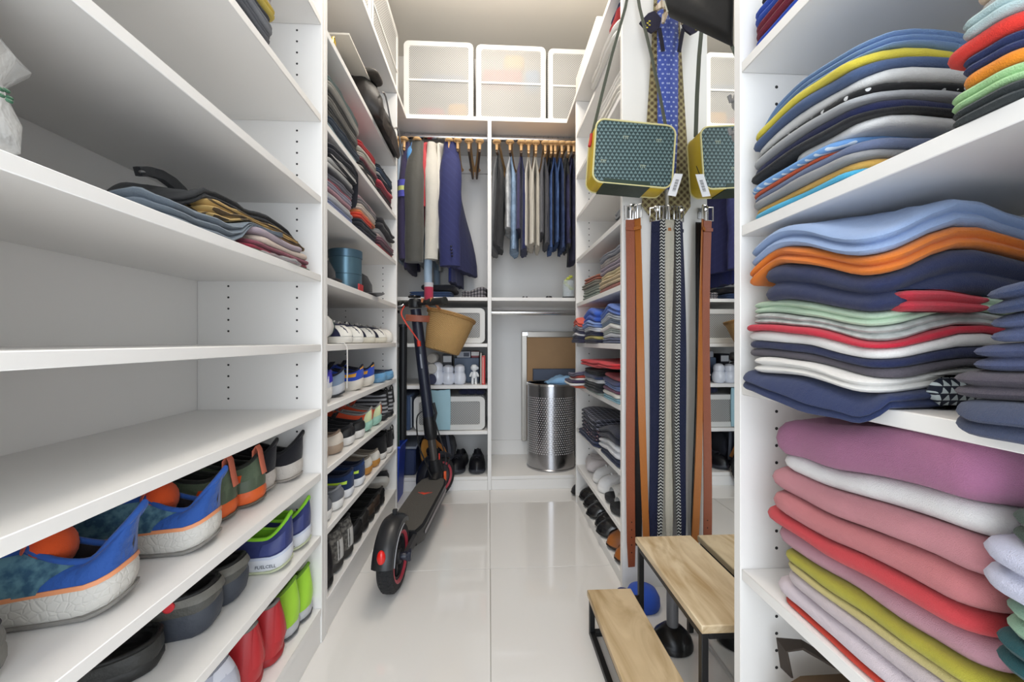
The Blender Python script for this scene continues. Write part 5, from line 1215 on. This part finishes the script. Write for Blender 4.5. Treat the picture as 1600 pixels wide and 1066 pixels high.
# rear fender
def fender(M, a0, a1, r, w_, m, par=SC):
    rings = []
    for k in range(25):
        a = lerp(a0, a1, k/24); ring = []
        sec = [(r-.016, -w_), (r-.002, -w_*.94), (r+.008, -w_*.55), (r+.011, 0), (r+.008, w_*.55), (r-.002, w_*.94), (r-.016, w_), (r-.016, w_-.003), (r-.005, w_*.85), (r+.005, w_*.5), (r+.008, 0), (r+.005, -w_*.5), (r-.005, -w_*.85), (r-.016, -w_+.003)]
        rings.append([M @ Vector((rr*math.cos(a), rr*math.sin(a), z)) for rr, z in sec])
    return MB().loft(rings, True, True, True).build('fender', m, par)
# local frame of M: x -> -z world, y -> y world after the turn: find angles from directions
def ang_of(M, d):
    v = M.to_3x3().inverted() @ Vector(d); return math.atan2(v.y, v.x)
aU = ang_of(M, (0, 0, 1)); aB = ang_of(M, (0, -1, -.05))
d_ = 1 if ((aB-aU+PI) % (2*PI)-PI) > 0 else -1
fd = fender(M, aU-d_*.55, aU+d_*(PI/2-.16), RW+.016, .036, mat('#202124', .35))
pt = lambda a, r, z: M @ Vector((r*math.cos(a), r*math.sin(a), z))
al_ = aU+d_*1.14
q = MB(); c0 = pt(al_, RW+.026, 0)
q.ball(c0, .014, .012, .024, 16, 10); q.build('tail_light', mat('#e01a14', .25, coat=.5), fd, 'red tail light')
rg = [pt(aU+d_*t, RW+.0275, 0)+Vector((0, 0, 0)) for t in (-.25, -.18)]
MB().box(-.008, -.006, 0, .008, .006, .022, .002, Matrix.Translation(pt(aU-d_*.10, RW+.022, 0))).build('fender_hook', BK, fd)
MB().tube([pt(aU+d_*(PI/2-.16)*k/10, RW+.0, .0375) for k in range(11)], .002, 6).build('fender_edge', mat('#8f9094', .4), fd)
# deck
zd = .150
L0, L1 = Vector((-.330, 1.60, 0)), Vector((-.287, 2.19, 0))
dv = (L1-L0).normalized(); pv = Vector((dv.y, -dv.x, 0))
def deck_sec(y, hw, z0, z1):
    c = L0+dv*y; return [c+pv*a+Vector((0, 0, z)) for a, z in ((-hw, z1-.006), (-hw+.006, z1), (hw-.006, z1), (hw, z1-.006), (hw, z0+.012), (hw-.02, z0), (-hw+.02, z0), (-hw, z0+.012))]
LL = (L1-L0).length
MB().loft([deck_sec(y_, hw, z0, zd) for y_, hw, z0 in ((-.005, .058, .085), (.05, .072, .078), (LL-.07, .074, .078), (LL-.0, .062, .085), (LL+.03, .045, .10))], True, True, True).build('deck', BK, SC)
gm = mat('#57544f', .85, 0, .5, 260.)
MB().loft([[(L0+dv*y_+pv*a+Vector((0, 0, zd+z))) for a, z in ((-hw, .0004), (-hw, .003), (hw, .003), (hw, .0004))] for y_, hw in ((.0, .05), (.06, .064), (LL-.09, .066), (LL-.02, .058), (LL+.01, .035))], True, True, True).build('grip_mat', gm, SC)
# emblem on the mat: a small winged chevron
ce = L0+dv*(LL*.64)+Vector((0, 0, zd+.0036))
em = MB()
for s_ in (-1, 1):
    for (a0, b0, a1, b1, w0) in ((0, -.018, .034, .010, .009), (0, -.004, .020, .014, .006)):
        p0 = ce+pv*(s_*a0)+dv*b0; p1 = ce+pv*(s_*a1)+dv*b1
        em.add([p0, p0+dv*w0*1.6, p1+dv*w0*.6, p1], [(0, 1, 2, 3)])
em.build('emblem', mat('#e2452a', .6), SC, 'orange chevron emblem')
for s_ in (-1, 1):
    MB().loft([[L0+dv*y_+pv*(s_*(.0745+o))+Vector((0, 0, z)) for o, z in ((0, .112), (.003, .114), (.003, .122), (0, .124))] for y_ in (.06, LL-.07)], True, True, True).build('side_strip', mat('#8b8688', .4) , SC)
# swing arms to rear axle
for s_ in (-1, 1):
    MB().loft([[p+Vector((a*.007, 0, z)) for a, z in ((-1, -.016), (1, -.016), (1, .016), (-1, .016))] for p in (L0+dv*.03+pv*(s_*.052)+Vector((0, 0, .125)), L0+dv*-.045+pv*(s_*.050)+Vector((0, 0, .122)), Vector((rC.x+s_*.043, rC.y, rC.z)))], True, True, True).build('rear_arm', mat('#2a2a2d', .6), SC)
    MB().box(-.009, -.016, -.016, .009, .016, .016, .003, Matrix.Translation((rC.x+s_*.052, rC.y+.004, rC.z))).build('axle_cover', NVB, SC)
# neck, stem
sb = Vector((-.279, 2.235, .13)); st = Vector((-.385, 2.20, 1.055))
def P_(t): return sb.lerp(st, t)
MB().tube([L1+dv*-.01+Vector((0, 0, .13)), sb+Vector((0, .0, .035)), P_(.12)], [.034, .034, .03], 16).build('neck', BK, SC)
MB().tube([P_(.06), P_(.27)], .021, 16).build('steerer_tube', mat('#5a5653', .35, .5), SC)
MB().tube([P_(.24), P_(.27), P_(.33), P_(.37), P_(.39)], [.028, .034, .034, .030, .028], 16).build('folding_clamp', BK, SC)
MB().tube([P_(.35)+Vector((.03, -.02, 0)), P_(.38)+Vector((.042, -.025, .01)), P_(.45)+Vector((.036, -.02, 0))], .008, 8).build('folding_lever', BK2, SC)
MB().tube([P_(.37), P_(.42), P_(.98)], [.030, .029, .027], 20).build('stem', mat('#1b2032', .38), SC)
so_ = P_(.74)
Ms = Matrix.Translation(P_(.72)+Vector((0.012, -.0275, 0))) @ (st-sb).to_track_quat('X', 'Z').to_matrix().to_4x4()
MB().box(-.05, -.001, -.004, .05, .0003, .004, 0, Matrix.Translation(P_(.7)+Vector((0, -.0275, 0))) @ Matrix.Rotation(PI/2-.11, 4, 'Y')).build('stem_lettering', mat('#8d919c', .5), SC)
MB().lathe([(0, 0), (.033, 0), (.035, .01), (.035, .035), (.028, .045), (0, .047)], 20, st+Vector((0, 0, -.01)), cap=False).build('stem_head', BK, SC)
# front fork and fender
fx = Matrix.Rotation(-.72, 4, 'Z')
for s_ in (-1, 1):
    ax = fC+(fx @ Vector((s_*.042, 0, 0)))
    MB().tube([ax, ax+Vector((0, 0, .07))+(fx @ Vector((0, -.012, 0))), ax+Vector((0, 0, .145))+(fx @ Vector((-s_*.008, -.035, 0)))], [.015, .013, .016], 10, flat=.7).build('fork_leg', BK, SC)
    MB().box(-.004, -.009, -.028, .004, .009, .028, .003, Matrix.Translation(ax+fx @ Vector((s_*.017, 0, .012))) @ fx).build('reflector', mat('#f0602a', .3), SC, 'orange reflector')
MB().tube([fC+Vector((0, 0, .145))+(fx @ Vector((-.035, -.035, 0))), fC+Vector((0, 0, .15))+(fx @ Vector((.035, -.035, 0)))], .018, 10).build('fork_crown', BK, SC)
MB().tube([fC+Vector((0, 0, .145))+(fx @ Vector((0, -.035, 0))), P_(.10)], .026, 12).build('fork_neck', BK, SC)
aF = ang_of(M2, (0, 0, 1)); aR = ang_of(M2, (fx @ Vector((0, -1, 0))))
e_ = 1 if ((aR-aF+PI) % (2*PI)-PI) > 0 else -1
ff = fender(M2, aF-e_*.7, aF+e_*1.75, RW+.012, .036, mat('#1b1d26', .35))
MB().tube([fC+fx @ Vector((.045, 0, .0)), fC+fx @ Vector((.046, .05, .10))], .004, 6).build('fender_stay', BK2, ff)
# handlebar
hc = st+Vector((0, 0, .012)); hd = fx @ Vector((1, 0, 0))
MB().tube([hc-hd*.225, hc+hd*.225], .0135, 14).build('handlebar', BK, SC)
for s_ in (-1, 1):
    g = hc+hd*s_*.165
    MB().tube([g-hd*.062, g-hd*.055, g+hd*.055, g+hd*.06, g+hd*.064], [.015, .0185, .0175, .021, .016], 16).build('grip', mat('#2a2b28', .8, 0, .4, 300.), SC)
MB().tube([hc-hd*.09+Vector((0, -.01, 0)), hc-hd*.10+Vector((0, -.035, -.012)), hc-hd*.17+Vector((-.01, -.05, -.02))], .0045, 8, flat=1.5).build('brake_lever', mat('#b9bcc2', .3, .8), SC)
MB().box(-.025, -.03, 0, .025, .02, .012, .004, Matrix.Translation(hc+Vector((0, 0, .028))) @ fx).build('display', mat('#0d0e12', .15), SC)
for pts, c in (([hc-hd*.08, hc-hd*.10+Vector((0, -.05, -.05)), P_(.90)+Vector((-.05, -.05, .0)), P_(.84)+Vector((-.02, -.035, 0)), P_(.80)+Vector((0, -.028, 0))], '#d8493a'), ([P_(.40)+Vector((-.03, -.01, 0)), P_(.36)+Vector((-.06, -.02, 0)), P_(.22)+Vector((-.065, -.03, 0)), P_(.12)+Vector((-.04, -.04, 0)), sb+Vector((-.02, -.05, .03))], '#1a1a1c'), ([P_(.34)+Vector((.03, 0, 0)), P_(.22)+Vector((.05, .0, 0)), P_(.13)+Vector((.06, .02, 0)), P_(.08)+Vector((.05, .03, 0))], '#2a2a2e')):
    fine = []
    for i in range(len(pts)-1):
        p0, p1, p2, p3 = pts[max(i-1, 0)], pts[i], pts[i+1], pts[min(i+2, len(pts)-1)]
        for k in range(6):
            t = k/6; fine.append(.5*((2*p1)+(p2-p0)*t+(2*p0-5*p1+4*p2-p3)*t*t+(3*p1-p0-3*p2+p3)*t**3))
    fine.append(pts[-1]); MB().tube(fine, .0038, 8).build('cable', mat(c, .5), SC)
MB().tube([P_(.80)+Vector((0, -.029, 0)), P_(.77)+Vector((0, -.029, 0))], .010, 10).build('cable_clip', RED, SC)
MB().box(-.003, -.003, -.016, .003, .003, .016, .001, Matrix.Translation(P_(.14)+Vector((.032, -.015, 0)))).build('red_mark', RED, SC)
# ================================================================ wicker basket
WK = mat('#cda66e', .75, 0, .6, 180., ('weave', '#a98048', 110.))
bc = Vector((-.25, 2.225, .815)); tl = Matrix.Translation(bc) @ Matrix.Rotation(.26, 4, 'Y') @ Matrix.Rotation(-.10, 4, 'X')
BS = thing('wicker_basket', 'woven wicker basket strapped to the scooter handlebar', 'basket', bc)
prof = [(0, 0), (.082, 0), (.088, .006), (.104, .09), (.118, .18), (.122, .195), (.116, .195), (.100, .10), (.084, .012), (0, .010)]
mb = MB(); rings = []
for r, z in prof: rings.append([tl @ Vector((r*1.06*math.cos(2*PI*k/40), r*.92*math.sin(2*PI*k/40), z)) for k in range(40)])
mb.loft(rings, True, True, True).build('basket_body', WK, BS)
for z_, r_ in ((.194, .121), (.186, .1205)):
    MB().tube([tl @ Vector((r_*1.06*math.cos(2*PI*k/40), r_*.92*math.sin(2*PI*k/40), z_+.004)) for k in range(40)], .0062, 8, loop=True).build('rim_band', mat('#a9804a', .7, 0, .6, 260.), BS)
tan = mat('#a8623a', .55)
sc_ = P_(.93)
MB().strap([sc_+Vector((-.05, .02, .005)), sc_+Vector((-.05, -.032, .0)), sc_+Vector((0, -.042, -.004)), sc_+Vector((.05, -.03, -.006)), sc_+Vector((.075, -.01, -.004))], .034, .004, (0, 0, 1)).build('leather_strap', mat('#8f4a32', .5), BS)
for dx in (0., .07):
    a = hc+hd*(.06+dx); b = tl @ Vector((-.10+dx, -.06-dx*.3, .19))
    MB().strap([a+Vector((0, -.02, .0)), a+Vector((0, -.016, .02)), a+Vector((0, .01, .02)), a.lerp(b, .5)+Vector((0, -.01, 0)), b], .012, .003, (1, 0, 0)).build('hanging_strap', tan, BS)
# ================================================================ mirror alcove on the right
XM = .622
t = thing('wall_mirror', 'tall frameless mirror on the right beside the hanging belts', 'mirror', (XM, 1.1, 0))
MB().box(XM, .774, .012, XM+.006, 1.415, 2.3).build('glass', mat('#f2f4f4', .0, 1.), t)
MB().box(XM-.004, 1.4155, .012, XM+.010, 1.4375, 2.3, .003).build('edge_trim', mat('#d9d9d6', .3, .3), t)
MB().box(XM+.0062, .774, 0, .644, 1.4375, 2.3).build('mounting_board', mat('#dedbd6', .6), t)
MB().box(XM-.004, .774, .0, XM+.006, 1.4375, .0118, .002).build('bottom_trim', mat('#d2d2d0', .3, .4), t)
PY = 1.441                     # near face of the far right unit
# hooks
GHk = 'metal hooks on the white side panel'
def hook_at(x, z, lb, c=STEEL):
    t = thing('panel_hook', lb, 'hook', (x, PY, z), group=GHk)
    MB().box(x-.010, PY-.0035, z-.02, x+.010, PY-.0005, z+.02, .002).build('plate', c, t)
    MB().tube([(x, PY-.003, z+.006), (x, PY-.018, z+.002), (x, PY-.026, z-.002), (x, PY-.030, z+.010)], .0032, 8).build('prong', c, t)
    MB().lathe([(0, 0), (.011, 0), (.012, .004), (.008, .008), (0, .009)], 16, (x, PY-.0305, z+.008), M=Matrix.Rotation(PI/2, 4, 'X'), cap=False).build('knob', CHROME, t)
    return t
hx = lambda u_: onY(u_, 400, PY-.03).x
ZH = onY(1000, 328, PY-.03).z
hook_at(hx(988), ZH, 'chrome hook holding the brown and tan leather belts')
hook_at(hx(1026), ZH-.004, 'chrome hook holding the navy and zigzag belts')
hook_at(hx(1046), ZH, 'chrome hook holding the cream woven belt')
GBt = 'belts hanging on the white side panel'
def belt(name, lb, u0, u1, uend, vend, m, w_, buckle=True, dy=-.03, twist=.0, tip=True, holes=0, loopc=None, seed=0):
    x0 = hx(u0); xe = hx(uend); ze = onY(uend, vend, PY-.03).z; z0 = ZH-.035
    t = thing(name, lb, 'belt', (x0, PY+dy, z0), group=GBt)
    pts = []; wd = []
    for i in range(15):
        q = i/14; pts.append((lerp(x0, xe, q)+.003*math.sin(q*6+seed), PY+dy+.004*math.sin(q*5+seed), lerp(z0, ze, q)))
        a = twist*(1-sst(q*1.2))+.12*math.sin(q*4+seed); wd.append((math.cos(a), -math.sin(a), 0))
    MB().strap(pts, [w_]*13+[w_, w_*(.8 if tip else 1)], .0036, wd).build('strap', m, t)
    if buckle:
        a = twist; X = Vector((math.cos(a), -math.sin(a), 0)); c = Vector((x0, PY+dy, z0+.022)); h_ = w_*.62
        MB().tube([c+X*-h_+Vector((0, 0, -.022)), c+X*-h_+Vector((0, 0, .024)), c+X*h_+Vector((0, 0, .024)), c+X*h_+Vector((0, 0, -.022))], .0028, 8, loop=True).build('buckle', CHROME, t)
        MB().tube([c+Vector((0, -.002, -.022)), c+Vector((0, -.004, .026))], .002, 6).build('prong', CHROME, t)
        MB().strap([c+X*-(w_*.54)+Vector((0, -.004, -.055)), c+X*(w_*.54)+Vector((0, -.004, -.055))], .012, .0035, (0, 0, 1)).build('keeper_loop', loopc or m, t)
    if holes:
        hb = MB()
        for k in range(holes):
            p = Vector(pts[-1])+Vector((-.0005, -.0021, .05+.026*k)); hb.lathe([(0, 0), (.0022, 0), (.0022, .0006), (0, .0006)], 8, p, M=Matrix.Rotation(PI/2, 4, 'X'), cap=False)
        hb.build('belt_holes', mat('#2a1208', .8), t)
    return t
BRN = mat('#8f4a2c', .45, 0, .15, 200.); TAN = mat('#b06a2c', .45, 0, .15, 200.)
belt('leather_belt', 'reddish brown leather belt nearest the panel front edge', 984, 0, 986, 884, BRN, .031, holes=5, dy=-.034)
belt('leather_belt', 'tan leather belt twisted beside the reddish brown one', 993, 0, 1007, 866, TAN, .025, twist=.9, dy=-.046, tip=False, seed=1)
belt('leather_belt', 'black leather belt hanging behind the brown belt', 991, 0, 999, 856, leather('#1a1a1c'), .028, buckle=False, dy=-.016, seed=2)
belt('woven_belt', 'dark navy webbing belt hanging in the middle', 1026, 0, 1021, 850, knit('#1a2142'), .034, twist=.6, dy=-.026, seed=3)
belt('woven_belt', 'black and white zigzag woven belt', 1034, 0, 1030, 840, mat('#16171c', .85, 0, .3, 300., ('zigzag', '#c9c8c4', 70.)), .018, twist=.2, dy=-.040, seed=4)
belt('woven_belt', 'cream woven belt beside the mirror edge', 1044, 0, 1046, 838, mat('#d9d3c4', .85, 0, .5, 320., ('weave', '#bdb5a4', 320.)), .028, twist=.1, dy=-.034, seed=5, loopc=TAN)
belt('woven_belt', 'second cream cotton belt behind the zigzag belt', 1041, 0, 1041, 845, knit('#cfc9ba'), .026, buckle=False, twist=.3, dy=-.014, seed=6)
# ties
GTi = 'neckties hanging on the white side panel'
def tie(name, lb, pts, ws, m, dy):
    P = [onY(a, b, PY+dy) for a, b in pts]
    mb = MB(); rg = []
    for i, (p, w_) in enumerate(zip(P, ws)):
        h = w_/2; o = .004*math.sin(i*1.3)
        rg.append([p+Vector((-h, 0, 0)), p+Vector((-h*.5, -.003+o*.3, 0)), p+Vector((0, -.0045, 0)), p+Vector((h*.5, -.003-o*.3, 0)), p+Vector((h, 0, 0)), p+Vector((0, .002, 0))])
    o = mb.loft(rg, True, True, True).build(name, m); return tag(o, lb, 'tie', GTi)
tie('necktie', 'brown plaid necktie with pointed end behind the green bag', [(1030, -40), (1026, 60), (1024, 150), (1022, 240), (1021, 300), (1021, 322), (1028, 345), (1034, 357)], [.03, .034, .05, .068, .08, .083, .04, .004], mat('#57462a', .7, 0, .2, 300., ('diag', '#c9bd8a', 42.), sheen=.2), -.012)
tie('necktie', 'bright blue necktie with white dots', [(1036, -40), (1036, 40), (1037, 120), (1038, 200), (1040, 260), (1042, 296)], [.038, .042, .046, .048, .046, .02], mat('#3c56b8', .5, 0, .2, 300., ('dots', '#b9c8f0', 62.), sheen=.3), -.024)
tie('necktie', 'narrow dark red patterned necktie beside the blue dotted one', [(1050, -40), (1051, 60), (1052, 160), (1053, 250), (1053, 290)], [.012, .012, .013, .013, .006], mat('#5a2a34', .6, 0, .2, 300., ('dots', '#c9a878', 90.)), -.018)
tie('necktie', 'pale peach patterned necktie along the mirror edge', [(1057, -40), (1057, 60), (1057, 150), (1056, 240), (1056, 292)], [.02, .02, .02, .019, .008], mat('#cfb8a0', .6, 0, .2, 300., ('dots', '#5a4a6a', 80.)), -.012)
# dark bow tie with yellow marks
t = thing('navy_bow_tie', 'dark navy bow tie with yellow crest marks at top', 'tie', onY(1012, 38, PY-.045), group=GTi)
c = onY(1022, 30, PY-.045)
MB().prism([(onY(a, b, 1.39).x, onY(a, b, 1.39).z) for a, b in ((1022, 18), (1012, 22), (999, 36), (1008, 46), (1018, 52), (1030, 44), (1033, 30))], 1.386, 1.394, lambda a, b, d: (a, d, b)).build('wing', cloth('#1b1834'), t)
q = MB()
for a, b in ((1008, 40), (1012, 36), (1015, 33), (1011, 43), (1015, 39)): q.ball(onY(a, b, 1.3855), .004, .001, .0028, 8, 4)
q.build('crest_marks', mat('#d8c83a', .5), t)
MB().strap([onY(1030, 44, 1.39), onY(1033, 60, 1.39), onY(1036, 80, 1.391)], .014, .004, (1, 0, 0)).build('tail', cloth('#17152a'), t)
t = tag(MB().strap([onY(1026, 14, 1.388), onY(1033, 7, 1.375), onY(1043, 9, 1.372), onY(1040, 20, 1.372), onY(1036, 36, 1.378)], [.02, .03, .034, .03, .012], .008, (.2, 0, 1)).build('knotted_scarf', mat('#d8cbb8', .8, 0, .4, 120., ('stripe_x', '#b8a48c', 90.))), 'cream knotted scarf end above the blue dotted tie', 'scarf')
# ---- green patterned bag
BY = 1.27
bl, br, tl_, tr_ = onY(925, 283, BY), onY(1046, 296, BY), onY(932, 186, BY), onY(1060, 197, BY)
bag = thing('shoulder_bag', 'green scale patterned rectangular bag with yellow edges hanging by its strap', 'bag', (bl+br)/2)
o_ = (bl+br+tl_+tr_)/4; ux = ((br-bl)+(tr_-tl_)).normalized(); uz = Vector((-ux.z, 0, ux.x)); Wb = ((br-bl).length+(tr_-tl_).length)/2; Hb = ((tl_-bl).length+(tr_-br).length)/2
Q = lambda a, b, d: o_+ux*a+uz*b+Vector((0, d, 0))
def rrect(w_, h_, r, n=6):
    pts = []
    for cx, cy, a0 in ((w_/2-r, h_/2-r, 0), (-w_/2+r, h_/2-r, PI/2), (-w_/2+r, -h_/2+r, PI), (w_/2-r, -h_/2+r, 1.5*PI)):
        for k in range(n+1): pts.append((cx+r*math.cos(a0+PI/2*k/n), cy+r*math.sin(a0+PI/2*k/n)))
    return pts
CANV = mat('#20383a', .5, 0, .1, 300., ('scales', '#71898a', 92.), fine=600.)
YEL = mat('#d8b92e', .45, 0, .1, 200.); CRM = mat('#d8cf96', .5); DGR = mat('#24382a', .5, 0, .15, 200.)
TH = .085
MB().loft([[Q(a, b, d) for a, b in rrect(Wb-i, Hb-i, .028)] for d, i in ((0, .006), (.004, 0), (TH-.004, 0), (TH, .006))], True).build('gusset', YEL, bag)
for d, nm in ((-.0006, 'front_panel'), (TH+.0006, 'back_panel')):
    s_ = -1 if d < .04 else 1
    MB().loft([[Q(a, b, d-s_*.002) for a, b in rrect(Wb-.006, Hb-.006, .026)], [Q(a, b, d+s_*.0015) for a, b in rrect(Wb-.008, Hb-.008, .025)], [Q(a, b, d+s_*.003) for a, b in rrect(Wb*.6, Hb*.6, .02)]], True, True, True).build(nm, CANV, bag)
for d in (-.001, TH+.001): MB().tube([Q(a, b, d) for a, b in rrect(Wb-.001, Hb-.001, .028)], .003, 6, loop=True).build('piping', CRM, bag)
MB().loft([[Q(lerp(-Wb*.36, Wb*.22, k/6), -Hb/2+b, d) for b, d in ((.014, -.004), (-.003, -.003), (-.004, TH+.003), (.014, TH+.004), (.010, TH+.001), (.0005, TH-.001), (.0005, .001), (.010, -.001))] for k in range(7)], True, True, True).build('base_panel', DGR, bag)
q = MB()
for a, b in ((-.03, .045), (.075, .045), (-.095, -.035), (.03, -.04)):
    for k in range(3): q.add([Q(a+k*.006-.009+dx, b+.35*dx+dz, -.0045) for dx, dz in ((0, -.004), (.0015, -.004), (.0015, .004), (0, .004))], [(0, 1, 2, 3)]); 
    q.add([Q(a+dx, b+dz, -.0045) for dx, dz in ((-.010, .0045), (.008, .0045), (.008, .006), (-.010, .006))], [(0, 1, 2, 3)])
q.build('monograms', mat('#aeb39a', .6), bag)
MB().tube([Q(-.055, Hb/2+.0, TH/2), Q(-.05, Hb/2+.008, TH/2), Q(.05, Hb/2+.009, TH/2), Q(.055, Hb/2, TH/2)], .005, 8, flat=1.6).build('top_handle', CRM, bag)
MB().box(-.012, -.004, -.003, .012, .004, .003, .001, Matrix.Translation(Q(-.035, Hb/2+.004, TH/2-.012))).build('zip_pull', mat('#6a5a3a', .35, .6), bag)
stm = mat('#4a4f44', .6)
hk = Vector((onY(990, -60, 1.40).x, 1.405, 2.12))
lp = Q(-Wb/2-.002, Hb*.30, TH/2); rp = Q(Wb/2-.008, Hb/2-.01, TH/2)
lt = onY(968, 8, 1.36)
MB().strap([lp, lp.lerp(hk, .25)+Vector((-.003, 0, 0)), lp.lerp(hk, .5)+Vector((-.004, 0, 0)), lp.lerp(hk, .8), hk+Vector((-.006, 0, .006))], .011, .003, (.9, .3, 0)).build('strap', stm, bag)
MB().strap([rp, rp.lerp(hk, .25)+Vector((.004, 0, 0)), rp.lerp(hk, .5)+Vector((.005, 0, 0)), rp.lerp(hk, .8), hk+Vector((.006, 0, .006))], .013, .003, (.9, .3, 0)).build('strap', stm, bag)
MB().tube([lp+Vector((0, 0, .012)), lp+Vector((-.003, 0, -.01)), lp+Vector((-.008, -.004, -.03))], .005, 8).build('zip_tassel', mat('#b8322a', .6), bag)
t = thing('bag_hook', 'metal hook near the ceiling carrying the green bag strap', 'hook', hk)
MB().box(hk.x-.012, PY-.004, hk.z-.02, hk.x+.012, PY-.0005, hk.z+.03, .002).build('plate', STEEL, t)
MB().tube([(hk.x, PY-.003, hk.z), (hk.x, hk.y, hk.z-.003), (hk.x, hk.y-.012, hk.z), (hk.x, hk.y-.016, hk.z+.016)], .004, 8).build('prong', STEEL, t)
# price tag
t = thing('hang_tag', 'white price tag with a barcode below the green bag', 'tag', onY(1053, 290, 1.262))
a, b, c, d = [onY(*p, 1.262) for p in ((1043, 305), (1056, 307), (1067, 272), (1054, 271))]
MB().add([a, b, c, d]+[p+Vector((0, .001, 0)) for p in (a, b, c, d)], [(0, 1, 2, 3), (4, 5, 6, 7), (0, 1, 5, 4), (1, 2, 6, 5), (2, 3, 7, 6), (3, 0, 4, 7)]).build('card', mat('#e6e6ea', .5), t)
q = MB(); ex_, ey_ = (b-a), (d-a)
for k in range(12):
    v0 = .22+k*.045; w_ = .012+.014*((k*7) % 3)/2
    q.add([a+ex_*i+ey_*j+Vector((0, -.0006, 0)) for i, j in ((.35, v0), (.75, v0), (.75, v0+w_), (.35, v0+w_))], [(0, 1, 2, 3)])
q.build('barcode', mat('#1a1a1c', .6), t)
MB().tube([(c+d)/2, (c+d)/2+Vector((.004, .012, .03))], .0012, 6).build('string', mat('#1c1c1c', .7), t)
# ---- black tote hanging close by
t = thing('black_tote', 'black fabric bag hanging high, overlapping the mirror', 'bag', (.52, 1.08, 1.7))
pa = [onY(1041, 12, 1.12), onY(1046, 28, 1.12), Vector((.596, .985, onY(1147, 75, .985).z)), Vector((.599, .975, 2.05)), Vector((.50, 1.12, 2.08)), onY(1062, -10, 1.12), onY(1048, 4, 1.12)]
nrm = Vector((.55, .83, 0)).normalized(); rings = []
cen = sum(pa, Vector())/len(pa)
for off, k in ((-.026, .86), (-.02, .98), (0, 1.0), (.012, .98)): rings.append([cen+(p-cen)*k+nrm*off-nrm*.01 for p in pa])
BT = mat('#141416', .7, 0, .3, 14.)
MB().loft(rings, True, True, True).build('body', BT, t, ang=60)
MB().tube([pa[6]+nrm*-.022, pa[0]+nrm*-.024, pa[1]+nrm*-.024], .003, 6).build('edge_trim', mat('#cfc9b4', .6), t)
MB().strap([Vector((.53, 1.07, 2.05)), Vector((.545, 1.09, 2.16)), Vector((.575, 1.06, 2.2)), Vector((.585, 1.0, 2.05))], .02, .003, (1, 0, 0)).build('strap', BT, t)
# grey hook knobs on the mirror
for z_, lb in ((onX(1139, 160, .60).z, 'upper round grey stick on hook on the mirror'), (onX(1136, 213, .60).z, 'lower round grey stick on hook on the mirror')):
    yk = onX(1143, 160, .60).y
    t = thing('mirror_hook', lb, 'hook', (XM, yk, z_), group='stick on hooks')
    MB().lathe([(0, 0), (.022, 0), (.024, .004), (.020, .010), (0, .012)], 24, (XM-.0005, yk, z_), M=Matrix.Rotation(-PI/2, 4, 'Y'), cap=False).build('disc', mat('#8f9092', .45), t)
    MB().tube([(XM-.011, yk, z_), (XM-.024, yk, z_-.004), (XM-.028, yk, z_+.010)], .005, 8).build('prong', mat('#9c9da0', .4), t)
# ================================================================ step stool
t = thing('step_stool', 'two step wooden stool with black metal frame by the mirror', 'stool', (.45, 1.03, 0))
y0_, y1_ = .838, 1.232
MB().box(.440, y0_, .262, .612, y1_, .280, .002).build('upper_tread', PWOOD, t, 'wide upper plank')
MB().box(.291, y0_-.0, .112, .424, y1_-.008, .130, .002).build('lower_tread', mat('#dcc49e', .5, 0, .08, 30., ('wood', '#a88a5c', 2.2)), t)
q = .008
def bar(x0, y0, z0, x1, y1, z1): MB().box(x0, y0, z0, x1, y1, z1, .0012).build('frame_bar', BLACKM, t)
for yy in (y0_+.006, y1_-.026):
    for xx, zt_ in ((.443, .2615), (.594, .2615), (.296, .1115)):
        MB().box(xx, yy, 0.0005, xx+.015, yy+.015, zt_, .0012).build('leg', BLACKM, t)
    bar(.3115, yy, .0005, .4425, yy+.015, .0155); bar(.3115, yy, .0965, .4425, yy+.015, .1115); bar(.4585, yy, .2465, .5935, yy+.015, .2615)
bar(.296, y0_+.0215, .0005, .311, y1_-.0265, .0155); bar(.296, y0_+.0215, .0965, .311, y1_-.0265, .1115); bar(.443, y0_+.0215, .2465, .458, y1_-.0265, .2615); bar(.594, y0_+.0215, .2465, .609, y1_-.0265, .2615)
# stand beneath
t = thing('floor_stand', 'short grey post on a heavy black base under the stool', 'stand', (.545, 1.13, 0))
MB().lathe([(0, .0005), (.052, .0005), (.056, .004), (.056, .012), (.05, .03), (.03, .05), (.018, .056), (0, .057)], 28, (.525, 1.165, 0), cap=False).build('base', mat('#151517', .3, .2), t)
MB().tube([(.525, 1.165, .055), (.525, 1.165, .24)], .016, 16).build('post', mat('#77787c', .35, .4), t)
# blue cap on floor behind stool
t = cap_hat('blue cap with black mesh lying at the foot of the white panel', (.505, 1.345, .0005), '#2a55c0', '#1b2a6a', 2.2, .62)
# clothes: nothing else
